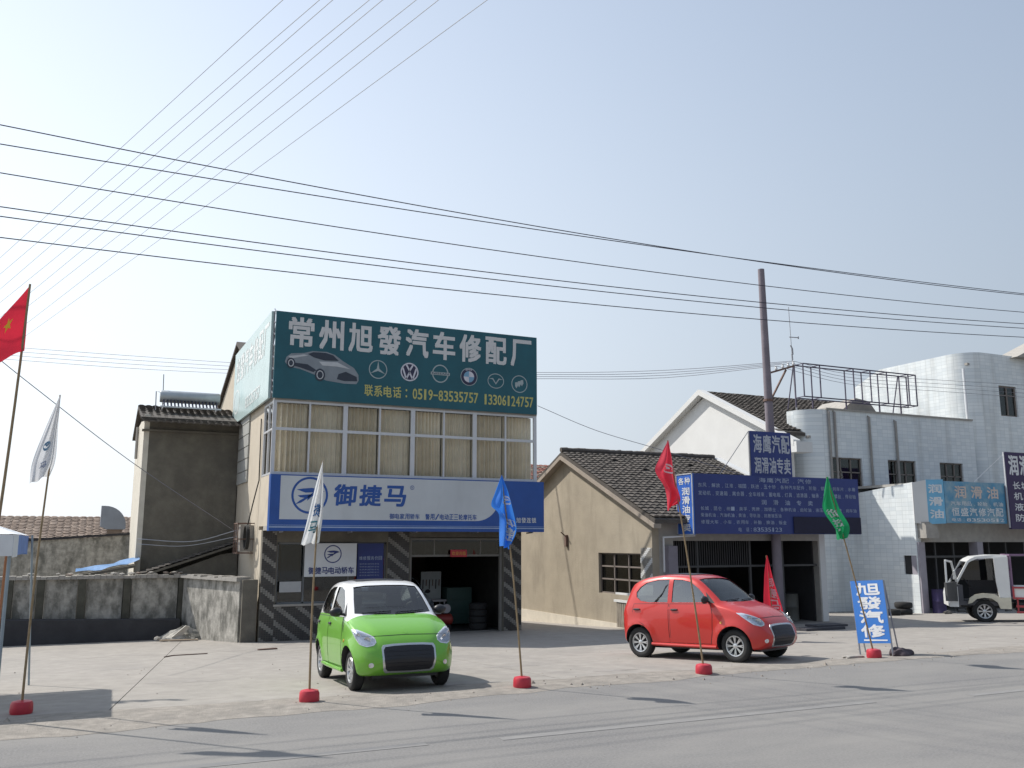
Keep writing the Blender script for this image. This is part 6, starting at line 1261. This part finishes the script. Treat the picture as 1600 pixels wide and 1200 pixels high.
def drum(x, y, label):
    q = MB(); z = zg(y); q.lathe([(0, 0), (.24, 0), (.25, .02), (.24, .05), (.24, .42), (.25, .44), (.24, .47), (.24, .84), (.25, .86), (.22, .86), (0, .84)], (x, y, z), 24); return single("oil_drum", q, M("drum_paint", (.04, .03, .10), .6, var=.3), label, "drum", (x, y, z), smooth=True)
drum(28.95, 24.5, "dark oil drum beside the corner pillar of the low shop")
random.seed(99)
# steel rod on the concrete
q = MB(); a, b = atz(262, 1026, -.45), atz(325, 1023, -.45); q.tube([(a.x - .1, a.y - .35, zg(a.y - .35) + .012), (a.x + .1, a.y, zg(a.y) + .012), (b.x, b.y + .1, zg(b.y + .1) + .012)], .012, 6); single("steel_rod", q, m_rust, "bent thin steel rod lying on the concrete near the rubble", "rod", (a.x, a.y, zg(a.y)))
q = MB(); a = atz(420, 1018, -.5); q.bar((a.x - .25, a.y, zg(a.y) + .015), (a.x + .2, a.y + .1, zg(a.y + .1) + .02), .1, .03); single("wood_scrap", q, m_rust, "small wood scrap on the concrete before the striped wall", "wood scrap", (a.x, a.y, zg(a.y)))

# ------------------------------------------------------------------ overhead lines
m_wire = M("wire", (.03, .03, .05), .6); m_wire2 = M("thin_wire", (.16, .16, .19), .6); m_wire3 = M("far_wire", (.34, .35, .38), .6)
def wire(pts, r, label, grp, mat_=None, name="overhead_wire"):
    q = MB(); q.tube(pts, r, 5); c = Vector(pts[len(pts) // 2]); return single(name, q, mat_ or m_wire, label, "wire", c, grp, smooth=True)
def roadwire(P, Y, r, label):
    W = [aty(*p, Y) for p in P]; k = np.polyfit([p.x for p in W], [p.z for p in W], 2); k[0] = max(k[0], 0.0); xs = np.linspace(W[0].x - 14, W[-1].x + 26, 50)
    wire([(x, Y, float(np.polyval(k, x))) for x in xs], r, label, "lines along the road")
ns = ["topmost", "second", "third", "fourth", "fifth", "lowest"]
for i, P in enumerate(([(0, 195), (800, 347), (1600, 461)], [(0, 225), (800, 353), (1600, 459)], [(0, 270), (800, 395), (1600, 488)], [(0, 323), (800, 430), (1600, 506)], [(0, 338), (800, 440), (1600, 513)], [(0, 371), (800, 463), (1600, 527)])):
    roadwire(P, 14.2 + .25 * (i % 3), .009, f"{ns[i]} of the six dark lines crossing the picture along the road")
FE = aty(-243, 677, 85)
for i, u in enumerate((485, 545, 565, 625, 645, 700, 735, 815)):
    N = atz(u, -40, 10.5); far = FE + Vector(((i - 3.5) * .8, 0, .5 * (i % 2)))
    d_ = (far - N); pts = []
    for k in range(31):
        t = -.12 + 1.12 * k / 30; p = N + d_ * t; pts.append((p.x, p.y, p.z - 2.2 * 4 * max(t, 0) * (1 - t) * .12))
    wire(pts, .006, f"{ordn[i]} from the left of the thin lines fanning to the upper sky", "lines fanning overhead", m_wire3)
for i in range(4):
    dy = i * 6.5; P = [aty(-60, 536 + dy, 44), aty(0, 541 + dy, 43), aty(220, 557 + dy, 40), aty(420, 570 + dy * .8, 36), aty(640, 578 + dy * .7, 33), aty(840, 582 + dy * .5, 30), aty(1030, 579 + dy * .6, 26.5), INS[3 - i]]
    wire([spl(P, k / 30) for k in range(31)], .009, f"{('topmost','second','third','lowest')[i]} of the four thin lines running behind the green billboard", "lines behind the billboard", m_wire2)
    Q = [INS[3 - i], aty(1330, 585 + dy * .8, 24.5), aty(1470, 594 + dy * .9, 26.3), aty(1640, 604 + dy, 27.0)]
    wire([spl(Q, k / 16) for k in range(17)], .008, f"{('topmost','second','third','lowest')[i]} of the four thin lines right of the utility pole", "lines right of the pole", m_wire2)
P = [aty(-40, 530, 22), aty(60, 610, 23), aty(210, 725, 25.5), aty(370, 832, 27.5)]; wire([spl(P, k / 20) for k in range(21)], .010, "single thin service line sagging down to the meter box", None, m_wire2)
P = [aty(840, 634, 25.2), aty(930, 672, 24), aty(1030, 702, 23), aty(1160, 742, 22.2)]; wire([spl(P, k / 20) for k in range(21)], .009, "thin service line from the billboard to the navy fascia", None, m_wire2)
P = [aty(215, 842, 30.9), aty(300, 846, 30), aty(372, 828, 27.9)]; wire([spl(P, k / 12) for k in range(13)], .013, "upper slack cable across the outbuilding front", "slack cables", m_wire3)
P = [aty(215, 850, 30.9), aty(290, 853, 30), aty(372, 838, 27.9)]; wire([spl(P, k / 12) for k in range(13)], .010, "lower slack cable across the outbuilding front", "slack cables", m_wire3)
# utility pole out of view on the left; its shadow falls on the concrete
ul = thing("utility_pole", "concrete utility pole with crossarms standing left of the picture", "pole", (-5.2, 20.6, zg(20.6)))
q = MB(); q.tube([(-5.2, 20.6, zg(20.6)), (-5.2, 20.6, 9.6)], [.15, .1], 14); part("shaft", q, bpy.data.materials["pole_concrete"], ul, smooth=True)
q = MB(); q.bar((-6.1, 20.9, 9.2), (-4.3, 20.3, 9.2), .08); q.bar((-5.9, 20.85, 8.2), (-4.5, 20.35, 8.2), .08); part("crossarm", q, m_rust, ul)
for a in (-.85, -.4, .4, .85):
    q = MB(); q.lathe([(0, 0), (.05, 0), (.08, .08), (.05, .16), (.07, .22), (0, .26)], (-5.2 + a, 20.6 - a / 3, 9.24), 10); part("insulator", q, m_wprint, ul, smooth=True)
bpy.context.view_layer.update()
